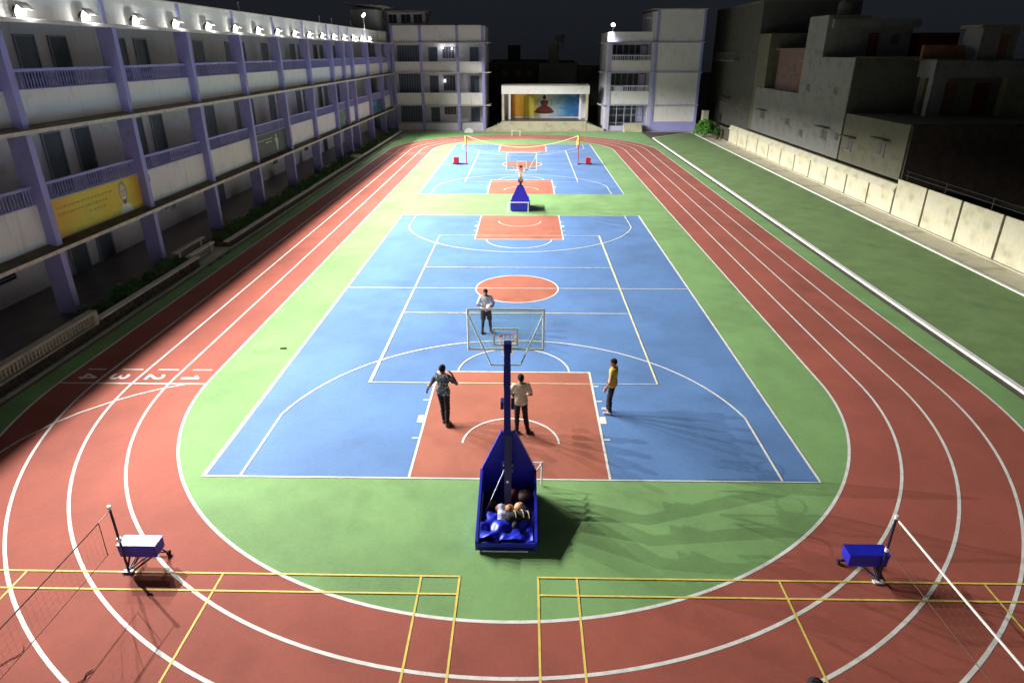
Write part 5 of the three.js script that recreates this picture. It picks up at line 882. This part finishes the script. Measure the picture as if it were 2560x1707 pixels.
person('person in a dark patterned tee and black trousers, one hand raised to the face', { pos: [-1.86, 11.45], turn: Math.PI - 0.35, s: 1.05, skin: skinA, headTurn: -0.25, j: {
  elbowL: [0.34, 1.15, -0.06], wristL: [0.50, 0.94, 0.02], handL: { d: [0.5, -1, 0.2], n: [-1, -0.4, 0.1], curl: 0.3 },
  elbowR: [-0.36, 1.20, 0.12], wristR: [-0.17, 1.43, 0.20], handR: { d: [0.55, 0.7, -0.2], n: [0.6, -0.3, -0.7], curl: 0.4 },
  kneeL: [0.06, 0.49, 0.05], ankleL: [0.04, 0.085, 0.04], toeL: [0.05, 0.03, 0.20], kneeR: [-0.10, 0.49, 0.01], ankleR: [-0.14, 0.085, -0.12], toeR: [-0.17, 0.03, 0.03] },
  shirt: { m: Object.assign(new THREE.MeshStandardMaterial({ map: teeTex, roughness: 0.9 }), { userData: { tile: 0.55 } }), sleeve: 0.62, hem: 0.90 }, pants: { m: cloth(0.012, 0.012, 0.013), loose: 0.014 }, shoes: cloth(0.16, 0.13, 0.10) });
person('person in a cream tee and black trousers seen from behind beside the stand arm', { pos: [0.26, 11.9], turn: Math.PI + 0.15, s: 1.03, skin: skinB, headTurn: 0.2, j: {
  elbowL: [0.33, 1.17, 0.06], wristL: [0.28, 1.02, 0.27], handL: { d: [-0.3, -0.15, 1], n: [-1, 0.1, -0.2], curl: 0.35 },
  elbowR: [-0.29, 1.13, 0.02], wristR: [-0.10, 1.00, 0.22], handR: { d: [0.6, 0, 0.7], n: [0.3, 0.9, -0.3], curl: 0.35 },
  kneeL: [0.10, 0.49, 0.03], ankleL: [0.11, 0.085, 0.0], toeL: [0.13, 0.03, 0.16], kneeR: [-0.13, 0.49, -0.02], ankleR: [-0.19, 0.085, -0.07], toeR: [-0.25, 0.03, 0.07] },
  shirt: { m: cloth(0.66, 0.56, 0.40), sleeve: 0.7, hem: 0.86 }, pants: { m: cloth(0.014, 0.014, 0.015), loose: 0.012 }, shoes: M.black });
person('person in a sleeveless yellow jersey and dark trousers standing sideways on the blue court', { pos: [2.84, 10.8], turn: -Math.PI / 2 + 0.55 - 0.9, s: 1.0, skin: skinB, headTurn: 0.45, nod: 0.05, j: {
  elbowL: [0.24, 1.13, 0.02], wristL: [0.20, 0.90, 0.14], handL: { d: [-0.1, -1, 0.3], n: [-1, 0, 0.2], curl: 0.45 },
  elbowR: [-0.24, 1.13, 0.03], wristR: [-0.20, 0.90, 0.15], handR: { d: [0.1, -1, 0.3], n: [1, 0, 0.2], curl: 0.45 },
  kneeL: [0.09, 0.49, 0.05], ankleL: [0.09, 0.085, 0.02], toeL: [0.11, 0.03, 0.18], kneeR: [-0.09, 0.50, 0.10], ankleR: [-0.10, 0.085, 0.13], toeR: [-0.13, 0.03, 0.28] },
  shirt: { m: cloth(0.62, 0.36, 0.03), sleeve: 0.12, hem: 0.80 }, pants: { m: cloth(0.014, 0.012, 0.018), loose: 0.014 }, shoes: cloth(0.62, 0.48, 0.46) });
person('person in a white tee and dark shorts facing the stand with a white ball', { pos: [-1.07, 4.95], turn: 0.15, s: 0.985, skin: skinA, nod: 0.05, j: {
  elbowL: [0.31, 1.16, 0.05], wristL: [0.25, 1.13, 0.27], handL: { d: [-0.35, 0.1, 0.7], n: [-0.9, 0, -0.4], curl: 0.3 },
  elbowR: [-0.32, 1.14, 0.06], wristR: [-0.06, 1.10, 0.24], handR: { d: [0.7, 0.1, 0.5], n: [0.6, 0, -0.9], curl: 0.3 },
  kneeL: [0.15, 0.48, 0.03], ankleL: [0.19, 0.085, -0.02], toeL: [0.24, 0.03, 0.12], kneeR: [-0.12, 0.48, 0.03], ankleR: [-0.15, 0.085, 0.0], toeR: [-0.20, 0.03, 0.14] },
  shirt: { m: cloth(0.80, 0.78, 0.75), sleeve: 0.75, hem: 0.86 }, pants: { m: cloth(0.035, 0.04, 0.042), loose: 0.035, short: 0.03 }, socks: cloth(0.02, 0.03, 0.06), shoes: M.black });
ball('white and navy ball held at the chest by the person in the white tee', -0.92, 1.13, 5.26, '#eceae6', '#28304a', 0.115, 0.6);
ball('dark basketball held at the waist by the person in the cream tee', 0.13, 1.03, 11.57, '#241a16', '#0a0706', 0.12, 0.6);
single('water_bottle', 'small bottle with a red label held low by the person in the yellow jersey', 'bottle', (() => { const g = new THREE.LatheGeometry([[0, 0], [0.034, 0], [0.036, 0.02], [0.036, 0.13], [0.028, 0.17], [0.014, 0.19], [0.014, 0.21], [0, 0.21]].map(p => new THREE.Vector2(...p)), 12); g.rotateX(0.3); g.translate(2.63, 0.66, 10.72); return g; })(), mat([0.62, 0.30, 0.36], { rough: 0.35 }));
renderer.render(scene, camera);
